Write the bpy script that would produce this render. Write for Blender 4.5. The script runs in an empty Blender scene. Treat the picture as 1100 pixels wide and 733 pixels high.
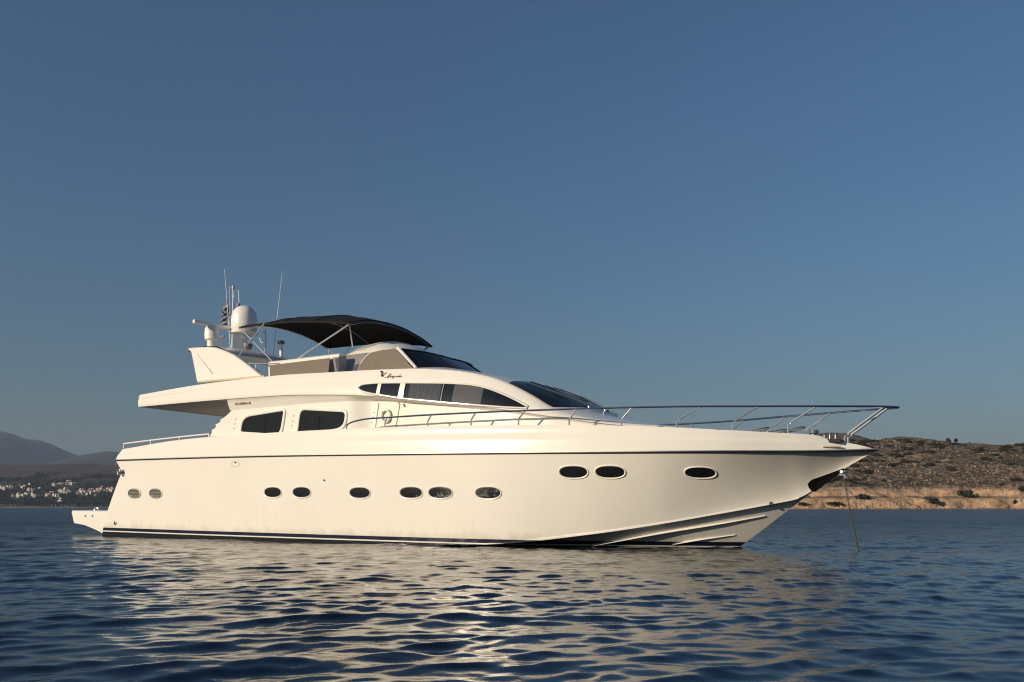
import bpy, bmesh, math, random
import numpy as np
from mathutils import Vector, Matrix

random.seed(7)
rng = np.random.default_rng(11)
R = math.radians
scene = bpy.context.scene
COL = scene.collection

# ------------------------------------------------------------------ camera
FOC, EYE = 950.0, 0.97            # focal length in photo pixels (1100 wide), eye height over the water
cam_d = bpy.data.cameras.new("camera")
cam_d.sensor_width = 36.0
cam_d.lens = 36.0 * FOC / 1100.0
cam_d.shift_y = 178.5 / 1100.0
cam_d.clip_start = 0.1
cam_d.clip_end = 60000.0
cam = bpy.data.objects.new("camera", cam_d)
cam.location = (0, 0, EYE)
cam.rotation_euler = (R(90), 0, 0)
COL.objects.link(cam)
scene.camera = cam

# ------------------------------------------------------------------ light
SUN_EL = 17.0
SUN_AZ = math.atan2(-0.825, -0.565)            # compass style: atan2(x, y) of the direction to the sun
world = bpy.data.worlds.new("World")
scene.world = world
world.use_nodes = True
wn = world.node_tree
for n in list(wn.nodes):
    wn.nodes.remove(n)
sky = wn.nodes.new("ShaderNodeTexSky")
sky.sky_type = 'NISHITA'
sky.sun_disc = False
sky.sun_elevation = R(SUN_EL)
sky.sun_rotation = SUN_AZ
sky.altitude = 0.0
sky.air_density = 1.5
sky.dust_density = 1.5
sky.ozone_density = 7.5
bg = wn.nodes.new("ShaderNodeBackground")
bg.inputs["Strength"].default_value = 0.077
wo = wn.nodes.new("ShaderNodeOutputWorld")
wn.links.new(sky.outputs[0], bg.inputs[0])
wn.links.new(bg.outputs[0], wo.inputs[0])

sun_d = bpy.data.lights.new("sun", 'SUN')
sun_d.energy = 4.5
sun_d.angle = R(0.53)
sun_d.color = (1.0, 0.83, 0.60)
sun = bpy.data.objects.new("sun", sun_d)
to_sun = Vector((math.sin(SUN_AZ) * math.cos(R(SUN_EL)), math.cos(SUN_AZ) * math.cos(R(SUN_EL)), math.sin(R(SUN_EL))))
sun.rotation_euler = to_sun.to_track_quat('Z', 'Y').to_euler()
sun.location = (-60, -60, 60)
COL.objects.link(sun)

vs_ = scene.view_settings
vs_.view_transform = 'Standard'
vs_.look = 'None'
vs_.exposure = 0.0
vs_.gamma = 1.0
vs_.use_curve_mapping = False
scene.cycles.use_denoising = True
scene.cycles.sample_clamp_indirect = 3.0
scene.cycles.filter_width = 1.15
scene.cycles.volume_bounces = 0
scene.cycles.max_bounces = 8
scene.cycles.transparent_max_bounces = 12
scene.cycles.caustics_reflective = False
scene.cycles.caustics_refractive = False


# ------------------------------------------------------------------ materials
class NT:
    def __init__(self, name):
        self.m = bpy.data.materials.new(name)
        self.m.use_nodes = True
        self.t = self.m.node_tree
        for n in list(self.t.nodes):
            self.t.nodes.remove(n)
        self.out = self.n("ShaderNodeOutputMaterial")

    def n(self, kind, **kw):
        nd = self.t.nodes.new(kind)
        for k, v in kw.items():
            setattr(nd, k, v)
        return nd

    def put(self, sock, v):
        if hasattr(v, "bl_rna") and isinstance(v, bpy.types.NodeSocket):
            self.t.links.new(v, sock)
        elif isinstance(v, (tuple, list)) and len(v) == 3 and sock.type == 'RGBA':
            sock.default_value = (*v, 1)
        else:
            sock.default_value = v

    def noise(self, vec, scale, detail=4.0, rough=0.55, out="Fac"):
        nd = self.n("ShaderNodeTexNoise")
        self.put(nd.inputs["Vector"], vec)
        nd.inputs["Scale"].default_value = scale
        nd.inputs["Detail"].default_value = detail
        nd.inputs["Roughness"].default_value = rough
        return nd.outputs[out]

    def ramp(self, fac, stops, mode='LINEAR'):
        nd = self.n("ShaderNodeValToRGB")
        nd.color_ramp.interpolation = mode
        e = nd.color_ramp.elements
        while len(e) > 1:
            e.remove(e[-1])
        for i, (p, c) in enumerate(stops):
            el = e[0] if i == 0 else e.new(p)
            el.position = p
            el.color = (*c, 1) if len(c) == 3 else c
        self.put(nd.inputs[0], fac)
        return nd.outputs[0]

    def math(self, op, a, b=0.0, c=None, clamp=False):
        nd = self.n("ShaderNodeMath", operation=op, use_clamp=clamp)
        self.put(nd.inputs[0], a)
        self.put(nd.inputs[1], b)
        if c is not None:
            self.put(nd.inputs[2], c)
        return nd.outputs[0]

    def mix(self, fac, a, b):
        nd = self.n("ShaderNodeMix", data_type='RGBA')
        self.put(nd.inputs[0], fac)
        self.put(nd.inputs[6], a)
        self.put(nd.inputs[7], b)
        return nd.outputs[2]

    def mapping(self, vec, scale=(1, 1, 1)):
        nd = self.n("ShaderNodeMapping")
        self.put(nd.inputs["Vector"], vec)
        nd.inputs["Scale"].default_value = scale
        return nd.outputs[0]

    def bump(self, h, strength=0.3, dist=0.01, normal=None):
        nd = self.n("ShaderNodeBump")
        nd.inputs["Strength"].default_value = strength
        nd.inputs["Distance"].default_value = dist
        self.put(nd.inputs["Height"], h)
        if normal is not None:
            self.put(nd.inputs["Normal"], normal)
        return nd.outputs[0]

    def principled(self, **kw):
        nd = self.n("ShaderNodeBsdfPrincipled")
        for k, v in kw.items():
            self.put(nd.inputs[k.replace("_", " ")], v)
        self.t.links.new(nd.outputs[0], self.out.inputs[0])
        return nd

    def coord(self, which="Object"):
        return self.n("ShaderNodeTexCoord").outputs[which]

    def pos(self):
        return self.n("ShaderNodeNewGeometry").outputs["Position"]

    def xyz(self, v):
        nd = self.n("ShaderNodeSeparateXYZ")
        self.put(nd.inputs[0], v)
        return nd.outputs


def simple(name, color, rough=0.5, metal=0.0, vary=0.12, scale=6.0, bump=0.0, bscale=40.0, coat=0.0, spec=0.5):
    t = NT(name)
    co = t.coord()
    f = t.noise(co, scale)
    dark = tuple(c * (1 - vary) for c in color)
    lite = tuple(min(1, c * (1 + vary * 0.6)) for c in color)
    c = t.ramp(f, [(0.3, dark), (0.7, lite)])
    kw = dict(Base_Color=c, Roughness=rough, Metallic=metal)
    if bump:
        kw["Normal"] = t.bump(t.noise(co, bscale, 5), bump, 0.01)
    p = t.principled(**kw)
    p.inputs["Coat Weight"].default_value = coat
    p.inputs["Coat Roughness"].default_value = 0.04
    p.inputs["Specular IOR Level"].default_value = spec
    return t.m


WHITE = (0.80, 0.775, 0.725)


def gelcoat(name, bands=False, color=WHITE):
    t = NT(name)
    co = t.coord()
    f = t.noise(co, 0.8, 5)
    c = t.ramp(f, [(0.3, tuple(x * 0.965 for x in color)), (0.7, color)])
    if bands:
        s = t.xyz(co)
        # faint run-down streaks and a thin tan-brown line low on the topsides
        st = t.noise(t.mapping(co, (9, 9, 0.25)), 1.0, 4)
        st = t.ramp(st, [(0.52, (0, 0, 0)), (0.72, (1, 1, 1))])
        low = t.ramp(t.math('MULTIPLY_ADD', s[2], 0.55, 0.0), [(0.1, (1, 1, 1)), (0.8, (0, 0, 0))])
        c = t.mix(t.math('MULTIPLY', t.math('MULTIPLY', st, low), 0.18), c, (0.52, 0.47, 0.38))
        zz = t.math('MULTIPLY_ADD', s[0], 0.008, s[2])
        low_tan = t.ramp(t.math('MULTIPLY_ADD', t.noise(t.mapping(co, (3, 3, 1.2)), 1.0, 5), -.5, zz), [(.0, (1, 1, 1)), (.22, (0, 0, 0))])  # tan-brown towards the waterline, its edge broken by noise
        c = t.mix(t.math('MULTIPLY', low_tan, .38), c, (.40, .36, .26))
        zz = t.math('MULTIPLY_ADD', t.noise(co, 3.0, 2), 0.004, zz)
        b = t.ramp(t.math('MULTIPLY', zz, 1.0), [(0.0, (0.012, 0.013, 0.016)), (0.160, (0.70, 0.69, 0.66)),
                                                 (0.195, (0.010, 0.013, 0.034)), (0.295, (1, 1, 1))], 'CONSTANT')
        on = t.math('LESS_THAN', zz, 0.295)
        c = t.mix(on, c, b)
    nrm = t.bump(t.noise(co, 1.3, 3), 0.05, 0.05)
    p = t.principled(Base_Color=c, Roughness=0.20, Normal=nrm)
    p.inputs["Specular IOR Level"].default_value = 0.5
    return t.m


def tinted(name, tint, mixin=0.75, gloss=0.02):
    t = NT(name)
    tr = t.n("ShaderNodeBsdfTransparent")
    t.put(tr.inputs[0], tint)
    gl = t.n("ShaderNodeBsdfGlossy")
    t.put(gl.inputs[0], (0.9, 0.9, 0.9))
    gl.inputs["Roughness"].default_value = gloss
    lw = t.n("ShaderNodeLayerWeight")
    fac = t.math('MULTIPLY_ADD', t.math('POWER', lw.outputs["Facing"], 4.0), .7, .04)
    mx = t.n("ShaderNodeMixShader")
    t.put(mx.inputs[0], fac)
    t.put(mx.inputs[1], tr.outputs[0])
    t.put(mx.inputs[2], gl.outputs[0])
    t.t.links.new(mx.outputs[0], t.out.inputs[0])
    return t.m


M = {}
M['hull'] = gelcoat("hull_gelcoat", True)
M['white'] = gelcoat("white_gelcoat")
M['soffit'] = None
M['steel'] = simple("polished_steel", (0.78, 0.77, 0.76), 0.26, 0.85, 0.05)
M['rail_steel'] = simple("rail_steel", (0.55, 0.55, 0.55), 0.18, 1.0, 0.05)
M['dark_steel'] = simple("rub_steel", (0.20, 0.20, 0.21), 0.3, 0.6, 0.1)
M['rubber'] = simple("black_rubber", (0.012, 0.012, 0.013), 0.6, spec=0.25)
M['canvas'] = simple("black_canvas", (0.012, 0.011, 0.012), 0.85, 0, 0.25, 3.0, 0.35, 60.0, spec=0.25)
M['tan'] = simple("tan_screen", (0.155, 0.125, 0.098), 0.7, 0, 0.08, 4.0, 0.1, 80.0)
M['seat'] = simple("pale_upholstery", (0.55, 0.48, 0.38), 0.75, 0, 0.1)
M['dark_glass'] = simple("dark_glass", (0.010, 0.013, 0.018), 0.04, 0, 0.2, 2.0, spec=0.20)
M['interior'] = simple("dark_interior", (0.012, 0.013, 0.016), 0.8)
M['smoked'] = tinted("smoked_glass", (0.60, 0.59, 0.61))
M['smoked_deep'] = tinted("deep_smoked_glass", (0.50, 0.52, 0.56))
M['curtain'] = simple("grey_curtain", (0.34, 0.33, 0.31), 0.9, 0, 0.15, 20.0)
M['blind'] = simple("pale_blind", (0.42, 0.40, 0.36), 0.8, 0, 0.1)
M['plastic'] = simple("white_plastic", (0.78, 0.77, 0.75), 0.35, 0, 0.05)
M['grey'] = simple("grey_plastic", (0.25, 0.25, 0.25), 0.5)
M['louvre'] = simple("grey_louvre", (0.36, 0.34, 0.30), 0.4)
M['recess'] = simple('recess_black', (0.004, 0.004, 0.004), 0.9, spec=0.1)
M['gold'] = simple("brown_lettering", (0.24, 0.13, 0.05), 0.5)
M['black'] = simple("black_lettering", (0.015, 0.014, 0.013), 0.5)
M['seam_line'] = simple("grey_seam", (0.42, 0.39, 0.34), 0.6)  # plain grey for door seams, hatch outline and arch crease
M['chain'] = simple("galvanised_chain", (0.10, 0.095, 0.085), 0.6, 0.6, 0.4, 30.0)
M['beige'] = simple("beige_trim", (0.60, 0.50, 0.34), 0.5)

t = NT("porthole_glass")
co = t.coord()
pg = t.principled(Base_Color=(.011, .012, .014), Roughness=.04, Normal=t.bump(t.noise(co, 4.5, 2), .35, .02))
pg.inputs["Specular IOR Level"].default_value = .42
M['port_glass'] = t.m

t = NT("plank_soffit")
co = t.coord()
s = t.xyz(co)
wv = t.math('FRACT', t.math('MULTIPLY', s[1], 5.0))
groove = t.math('LESS_THAN', wv, 0.10)
c = t.mix(groove, (0.62, 0.55, 0.46), (0.12, 0.10, 0.085))
t.principled(Base_Color=c, Roughness=0.35)
M['soffit'] = t.m


# ------------------------------------------------------------------ mesh helpers
class MB:
    def __init__(self):
        self.v, self.f = [], []

    def add(self, vs, fs):
        o = len(self.v)
        self.v += [tuple(p) for p in vs]
        self.f += [tuple(i + o for i in f) for f in fs]
        return self

    def grid(self, rows, close_u=False, close_v=False, flip=False):
        n, m = len(rows), len(rows[0])
        vs = [p for r in rows for p in r]
        fs = []
        for i in range(n if close_u else n - 1):
            for j in range(m if close_v else m - 1):
                a, b = i * m + j, i * m + (j + 1) % m
                c_, d = ((i + 1) % n) * m + (j + 1) % m, ((i + 1) % n) * m + j
                fs.append((a, d, c_, b) if flip else (a, b, c_, d))
        return self.add(vs, fs)

    def box(self, lo, hi):
        x0, y0, z0 = lo
        x1, y1, z1 = hi
        vs = [(x0, y0, z0), (x1, y0, z0), (x1, y1, z0), (x0, y1, z0), (x0, y0, z1), (x1, y0, z1), (x1, y1, z1), (x0, y1, z1)]
        return self.add(vs, [(0, 3, 2, 1), (4, 5, 6, 7), (0, 1, 5, 4), (1, 2, 6, 5), (2, 3, 7, 6), (3, 0, 4, 7)])

    def tube(self, path, r, n=8, closed=False):
        path = [Vector(p) for p in path]
        rr = r if isinstance(r, (list, tuple)) else [r] * len(path)
        k = len(path)
        up = Vector((0, 0, 1))
        rings = []
        for i in range(k):
            a = path[(i - 1) % k] if (i > 0 or closed) else path[i]
            b = path[(i + 1) % k] if (i < k - 1 or closed) else path[i]
            d = (b - a).normalized()
            ref = up if abs(d.z) < 0.95 else Vector((1, 0, 0))
            s1 = d.cross(ref).normalized()
            s2 = s1.cross(d).normalized()
            rings.append([path[i] + (s1 * math.cos(2 * math.pi * q / n) + s2 * math.sin(2 * math.pi * q / n)) * rr[i] for q in range(n)])
        self.grid(rings, close_u=closed, close_v=True)
        if not closed:
            o = len(self.v) - k * n
            self.f.append(tuple(o + q for q in range(n - 1, -1, -1)))
            self.f.append(tuple(o + (k - 1) * n + q for q in range(n)))
        return self

    def lathe(self, prof, center=(0, 0, 0), n=24):
        cx, cy, cz = center
        rows = [[(cx + r * math.cos(2 * math.pi * q / n), cy + r * math.sin(2 * math.pi * q / n), cz + z) for q in range(n)] for r, z in prof]
        self.grid(rows, close_v=True)
        o = len(self.v) - len(prof) * n
        self.f.append(tuple(o + q for q in range(n - 1, -1, -1)))
        self.f.append(tuple(o + (len(prof) - 1) * n + q for q in range(n)))
        return self

    def plate(self, pts, back):
        """closed outline pts (3D) with thickness along vector back"""
        n = len(pts)
        back = Vector(back)
        vs = [tuple(p) for p in pts] + [tuple(Vector(p) + back) for p in pts]
        fs = [tuple(range(n)), tuple(range(2 * n - 1, n - 1, -1))]
        for i in range(n):
            j = (i + 1) % n
            fs.append((i, i + n, j + n, j))
        return self.add(vs, fs)

    def build(self, name, mat, parent=None, smooth=38, weld=True):
        me = bpy.data.meshes.new(name)
        me.from_pydata(self.v, [], self.f)
        bm = bmesh.new()
        bm.from_mesh(me)
        if weld:
            bmesh.ops.remove_doubles(bm, verts=bm.verts, dist=0.0004)
        big = [f for f in bm.faces if len(f.verts) > 4]
        if big:
            bmesh.ops.triangulate(bm, faces=big)
        bmesh.ops.recalc_face_normals(bm, faces=bm.faces)
        if smooth:
            for f in bm.faces:
                f.smooth = True
            for e in bm.edges:
                if len(e.link_faces) == 2:
                    e.smooth = e.calc_face_angle(0) < R(smooth)
        bm.to_mesh(me)
        bm.free()
        o = bpy.data.objects.new(name, me)
        if isinstance(mat, (list, tuple)):
            for m_ in mat:
                me.materials.append(m_)
        else:
            me.materials.append(mat)
        COL.objects.link(o)
        if parent is not None:
            o.parent = parent
        return o


def tag(o, label=None, cat=None, group=None, kind=None):
    if label:
        o['label'] = label
    if cat:
        o['category'] = cat
    if group:
        o['group'] = group
    if kind:
        o['kind'] = kind
    return o


def thing(name, label, cat, loc=(0, 0, 0), rz=0.0, group=None):
    o = bpy.data.objects.new(name, None)
    o.empty_display_size = 0.3
    o.location = loc
    o.rotation_euler = (0, 0, rz)
    COL.objects.link(o)
    return tag(o, label, cat, group)


def interp(tab):
    xs = np.array([p[0] for p in tab], float)
    cols = [np.array([p[k] for p in tab], float) for k in range(1, len(tab[0]))]
    # monotone-ish cubic (finite difference hermite with limited slopes)
    def slopes(y):
        d = np.diff(y) / np.diff(xs)
        m = np.zeros_like(y)
        m[1:-1] = np.where(d[1:] * d[:-1] > 0, 2 * d[1:] * d[:-1] / (d[1:] + d[:-1] + 1e-12 * np.sign(d[1:] + d[:-1] + 1e-30)), 0)
        m[0], m[-1] = d[0], d[-1]
        return m
    ms = [slopes(y) for y in cols]

    def f(x):
        x = min(max(x, xs[0]), xs[-1])
        i = min(int(np.searchsorted(xs, x, side='right')) - 1, len(xs) - 2)
        h = xs[i + 1] - xs[i]
        t_ = (x - xs[i]) / h
        r = []
        for y, m in zip(cols, ms):
            r.append(float((2 * t_**3 - 3 * t_**2 + 1) * y[i] + (t_**3 - 2 * t_**2 + t_) * h * m[i] + (-2 * t_**3 + 3 * t_**2) * y[i + 1] + (t_**3 - t_**2) * h * m[i + 1]))
        return r[0] if len(r) == 1 else tuple(r)
    return f


def smooth_path(pts, n=60):
    pts = [Vector(p) for p in pts]
    out = []
    k = len(pts) - 1
    for i in range(k):
        p0, p1, p2, p3 = pts[max(i - 1, 0)], pts[i], pts[i + 1], pts[min(i + 2, k)]
        st = max(2, n // k)
        for q in range(st):
            u = q / st
            out.append(0.5 * ((2 * p1) + (p2 - p0) * u + (2 * p0 - 5 * p1 + 4 * p2 - p3) * u * u + (3 * p1 - p0 - 3 * p2 + p3) * u**3))
    out.append(pts[-1])
    return out


# ------------------------------------------------------------------ the yacht's frame: x forward, y to port, z up from the water
YO = (-12.3, 31.7)
YA = R(30)
DX, DY = math.cos(YA), -math.sin(YA)
NX, NY = math.sin(YA), math.cos(YA)


def at(px, py, v):
    """point of the yacht's lengthwise plane y = v that the photo shows at (px, py): (x, z)"""
    a = (px - 550) / FOC
    X0, Y0 = YO[0] + v * NX, YO[1] + v * NY
    u = (a * Y0 - X0) / (DX - a * DY)
    Y = Y0 + u * DY
    return u, EYE - (py - 545) * Y / FOC


def on(px, py, vf):
    """the same on a curved side y = vf(x, z)"""
    v = -2.5
    for _ in range(25):
        u, z = at(px, py, v)
        v = 0.5 * v + 0.5 * vf(u, z)
    u, z = at(px, py, v)
    return u, v, z


YACHT = thing("motor_yacht", "large cream white motor yacht with black bimini top lying at anchor", "yacht", (YO[0], YO[1], 0), -YA)

L = 23.63
beam = interp([(0, 2.62), (2, 2.74), (6, 2.90), (10, 2.95), (13, 2.92), (15, 2.84), (17, 2.64), (19, 2.29), (20.5, 1.80), (22, 1.00), (23, 0.40), (23.4, 0.19), (L, 0.03)])
z_rub = interp([(0, 2.505), (4, 2.47), (8, 2.42), (12, 2.345), (16, 2.27), (19.5, 2.22), (22, 2.215), (L, 2.25)])
z_top = interp([(0, 2.88), (0.95, 2.92), (3, 3.02), (5.3, 3.085), (8, 3.10), (10.6, 3.09), (13.3, 3.04), (16, 2.955), (18.5, 2.855), (20, 2.755), (21.5, 2.66), (22.5, 2.585), (22.85, 2.45), (23.2, 2.40), (L, 2.28)])
chine = interp([(0, 2.52, -0.22), (6, 2.74, -0.18), (10, 2.72, -0.10), (13, 2.66, -0.02), (15.4, 2.46, 0.09), (17.5, 2.04, 0.33), (19, 1.54, 0.57), (20.5, 0.88, 0.86), (21.5, 0.40, 1.07), (22.0, 0.17, 1.19), (22.5, 0.045, 1.51), (22.93, 0.022, 1.83), (L, 0.012, 2.24)])
keel = interp([(0, -0.7), (14, -0.85), (18, -0.80), (19.3, -0.62), (20.0, -0.36), (20.58, 0.02), (21.4, 0.65), (22.17, 1.25), (22.93, 1.82), (L, 2.24)])
aft_u = interp([(-0.9, -0.30), (-0.2, -0.22), (0.07, -0.16), (0.5, -0.02), (0.85, 0.16), (1.42, 0.50), (1.9, 0.80), (2.12, 0.93), (2.28, 0.86), (2.5, 0.66), (2.92, 0.95), (3.3, 1.1)])


def flare(u):
    return 0.85 + 0.30 * min(max((u - 16) / 5.0, 0), 1) + 0.45 * min(max((u - 19.3) / 2.5, 0), 1)


def side_pt(u, t_):
    b, zr = beam(u), z_rub(u)
    c_, zc = chine(u)
    zc = min(zc, zr - 0.01)
    y = c_ + (b - c_) * (1 - t_) ** flare(u)
    return y, zr + (zc - zr) * t_


def hull_y(u, z):
    zr = z_rub(u)
    c_, zc = chine(u)
    t_ = min(max((zr - z) / (zr - zc), 0), 1)
    return c_ + (beam(u) - c_) * (1 - t_) ** flare(u)


def aft_shift(u, z):
    return aft_u(z) * max(0.0, 1 - u / 3.5)


us = list(np.linspace(0, 14, 57)) + list(np.linspace(14, 22, 81))[1:] + list(np.linspace(22, L, 46))[1:]
hb = MB()
for sgn in (-1, 1):
    rows = []
    for u in us:
        row = []
        for k in range(19):
            y, z = side_pt(u, k / 18)
            row.append((u + aft_shift(u, z), sgn * y, z))
        c_, zc = chine(u)
        zk = min(keel(u), zc - 0.004)
        # flat of the chine, then the vee bottom
        fl = min(0.09, c_ * 0.3)
        row.append((u + aft_shift(u, zc), sgn * (c_ - fl), zc - 0.012))
        for k in range(1, 9):
            q = k / 8
            y = (c_ - fl) * (1 - q)
            z = (zc - 0.012) + (zk - zc + 0.012) * q ** 1.05
            row.append((u + aft_shift(u, z), sgn * y, z))
        rows.append(row)
    hb.grid(rows)
    if sgn < 0:
        tr_s = rows[0]
    else:
        tr_p = rows[0]
hb.grid([tr_s, tr_p])                                 # transom
hull = hb.build("hull", M['hull'], YACHT, 30)

# rubbing strake: steel strip over a dark fender
def strip(zoff, h, out, mat, name, z_f=z_rub, y_f=beam, u0=0.0, u1=L, parent=YACHT):
    b_ = MB()
    uu = [u for u in us if u0 <= u <= u1]
    rows = []
    for sgn, seq in ((-1, uu), (1, uu[::-1])):
        for u in seq:
            y, z = y_f(u), z_f(u) + zoff
            x = u + aft_shift(u, z_rub(u))
            if u > L - 0.5:
                x += out * (u - L + 0.5) / 0.5
            rows.append([(x, sgn * (y - 0.02), z - h), (x, sgn * (y + out * 0.8), z - h), (x, sgn * (y + out), z - h * 0.6), (x, sgn * (y + out), z + h * 0.6),
                         (x, sgn * (y + out * 0.8), z + h), (x, sgn * (y - 0.02), z + h)])
    b_.grid(rows, close_v=True)
    return b_.build(name, mat, parent)


strip(0.0, 0.013, 0.050, M['rubber'], "fender_strip")
strip(0.022, 0.014, 0.048, M['steel'], "rub_rail")

# bulwark above the strake, with a rounded cap and its inner face
bb = MB()
TH = 0.13
def bul_out(u, q):
    b = beam(u)
    zr, zt = z_rub(u) + 0.03, z_top(u)
    lean = 0.02 + 0.05 * min(1, max(0, (zt - zr) / 0.65))
    lean = min(lean, b * 0.5)
    return b - lean * q ** 1.3, zr + (zt - zr) * q
for sgn in (-1, 1):
    rows = []
    for u in us:
        row = []
        for q in (0, 0.2, 0.4, 0.55, 0.58, 0.8, 0.93):
            y, z = bul_out(u, q)
            if q >= 0.58:
                y -= 0.012
            row.append((u + aft_shift(u, z), sgn * max(y, 0.01), z))
        y, z = bul_out(u, 1.0)
        sh = aft_shift(u, z)
        for dy, dz in ((0.03, 0.0), (TH * 0.8, 0.0), (TH, -0.03), (TH, -0.45 if u < 22.0 else max(-0.45, -0.12 * (L - u) - .04))):
            row.append((u + sh, sgn * max(y - dy, 0.0), z + dz))
        rows.append(row)
    bb.grid(rows)
    if sgn < 0:
        e_s = rows[0]
    else:
        e_p = rows[0]
bb.grid([e_s, e_p])
bulwark = bb.build("bulwark", M['white'], YACHT, 40)

# decks
db = MB()
rows = []
for u in [x for x in us if 1.0 <= x <= L - 0.3]:
    zz = (2.45 if u < 5.6 else z_top(u) - (0.35 if u < 17 else 0.12))
    y = max(bul_out(u, 1)[0] - TH + 0.01, 0.02)
    rows.append([(u, -y, zz), (u, -y * 0.5, zz + 0.03), (u, 0, zz + 0.04), (u, y * 0.5, zz + 0.03), (u, y, zz)])
db.grid(rows)
db.build("deck", M['white'], YACHT)

# spray rails on the bow bottom
def bottom_y(u, z):
    c_, zc = chine(u)
    zk = keel(u)
    q = min(max((zc - z) / max(zc - zk, 1e-4), 0), 1)
    return c_ * (1 - q ** (1 / 1.05))
def spray(px_list, name, w0=0.075):
    pts = []
    for x, y in px_list:
        pts.append(on(x, y, lambda u, z: -bottom_y(u, z)))
    path = smooth_path(pts, 30)
    n = len(path)
    for sgn in (1, -1):
        b_ = MB()
        rows = []
        for i, p in enumerate(path):
            k = min(1, (n - 1 - i) / (n * 0.6))
            w = (0.012 + w0 * k) * min(1, .12 + i / (n * .25))
            yo = p.y * sgn
            sg = -1 if yo < 0 else 1
            rows.append([(p.x, yo - sg * 0.03, p.z + w * 0.75), (p.x, yo + sg * w * 0.50, p.z + w * 0.12), (p.x, yo + sg * w * 0.50, p.z - w * 0.05), (p.x, yo - sg * 0.05, p.z - w * 0.10)])
        b_.grid(rows, close_v=True)
        b_.build(name, M['white'], YACHT, 30)
spray([(636, 587), (680, 579), (720, 572), (770, 564), (822, 554.5)], "spray_rail")
spray([(722, 585.5), (755, 580), (790, 575)], "spray_rail", 0.05)
# chine rail
for sgn in (-1, 1):
    b_ = MB()
    rows = []
    for u in np.linspace(14.2, 22.0, 60):
        c_, zc = chine(u)
        k = min(1, (22.2 - u) / 5.5)
        w = (0.015 + 0.075 * k) * min(1, max(.06, (u - 14.2) / 2.2))
        rows.append([(u, sgn * (c_ - 0.02), zc + w), (u, sgn * (c_ + 0.35 * w), zc + 0.02), (u, sgn * (c_ + 0.35 * w), zc - 0.02), (u, sgn * (c_ - 0.05), zc - 0.03)])
    b_.grid(rows, close_v=True)
    b_.build("chine_rail", M['hull'], YACHT, 30)

# bow plate where the anchor sits
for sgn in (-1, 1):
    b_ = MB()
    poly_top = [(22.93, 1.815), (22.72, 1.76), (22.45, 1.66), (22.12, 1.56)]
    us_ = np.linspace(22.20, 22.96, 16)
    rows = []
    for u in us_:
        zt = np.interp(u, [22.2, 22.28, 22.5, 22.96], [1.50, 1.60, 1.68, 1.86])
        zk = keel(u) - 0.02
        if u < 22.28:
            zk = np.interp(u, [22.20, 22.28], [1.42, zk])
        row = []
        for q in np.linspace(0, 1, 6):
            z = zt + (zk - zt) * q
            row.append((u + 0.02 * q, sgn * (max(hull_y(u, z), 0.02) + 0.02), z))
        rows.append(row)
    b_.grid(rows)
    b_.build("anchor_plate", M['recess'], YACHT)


# ---- portholes and vents, set square on the hull side
def frame_at(px, py, surf):
    u, v, z = on(px, py, surf)
    e = 0.05
    du = Vector((2 * e, surf(u + e, z) - surf(u - e, z), 0)).normalized()
    dz = Vector((0, surf(u, z + e) - surf(u, z - e), 2 * e)).normalized()
    n = du.cross(dz).normalized()
    if n.y > 0:
        n = -n
    return Vector((u, v, z)), du, dz, n


def superellipse(a, b, n=40, p=2.35):
    out = []
    for i in range(n):
        th = 2 * math.pi * i / n
        c_, s_ = math.cos(th), math.sin(th)
        out.append((a * abs(c_) ** (2 / p) * (1 if c_ >= 0 else -1), b * abs(s_) ** (2 / p) * (1 if s_ >= 0 else -1)))
    return out


hs = lambda u, z: -hull_y(u, z)


def mirror_y(o, name):
    c = o.copy()
    c.data = o.data
    COL.objects.link(c)
    return c


PORT = [(293, 529, .72), (324, 529, .72), (386.5, 529.5, .75), (441.5, 529.3, .76), (473, 529.3, .76), (524.3, 529.6, .76),
        (616, 507.3, .75), (655.5, 507.2, .75), (752.5, 508, .75)]
def porthole(px, py, w, h=0.355):
    o0, du, dz, n = frame_at(px, py, hs)
    for sgn in (1, -1):
        f = lambda x, z, d: (lambda P: (P.x, P.y * sgn, P.z))(o0 + du * x + dz * z + n * d)
        ring = []
        for (gr, d) in ((0.028, -0.01), (0.025, 0.012), (0.014, 0.020), (0.002, 0.017), (-0.012, 0.002), (-0.014, -0.03)):
            ring.append([f(x, z, d) for x, z in superellipse(w / 2 + gr - 0.03, h / 2 + gr - 0.03)])
        rm = MB().grid(ring, close_v=True).build("porthole", M['white'], YACHT)
        g = MB()
        rr = []
        for k, d in ((1.0, 0.003), (0.8, 0.005), (0.4, 0.008), (0.02, 0.009)):
            rr.append([f(x * k, z * k, d) for x, z in superellipse(w / 2 - 0.036, h / 2 - 0.036)])
        g.grid(rr, close_v=True)
        g.build("glass", M['port_glass'], rm)
for p in PORT:
    porthole(*p)
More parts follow.
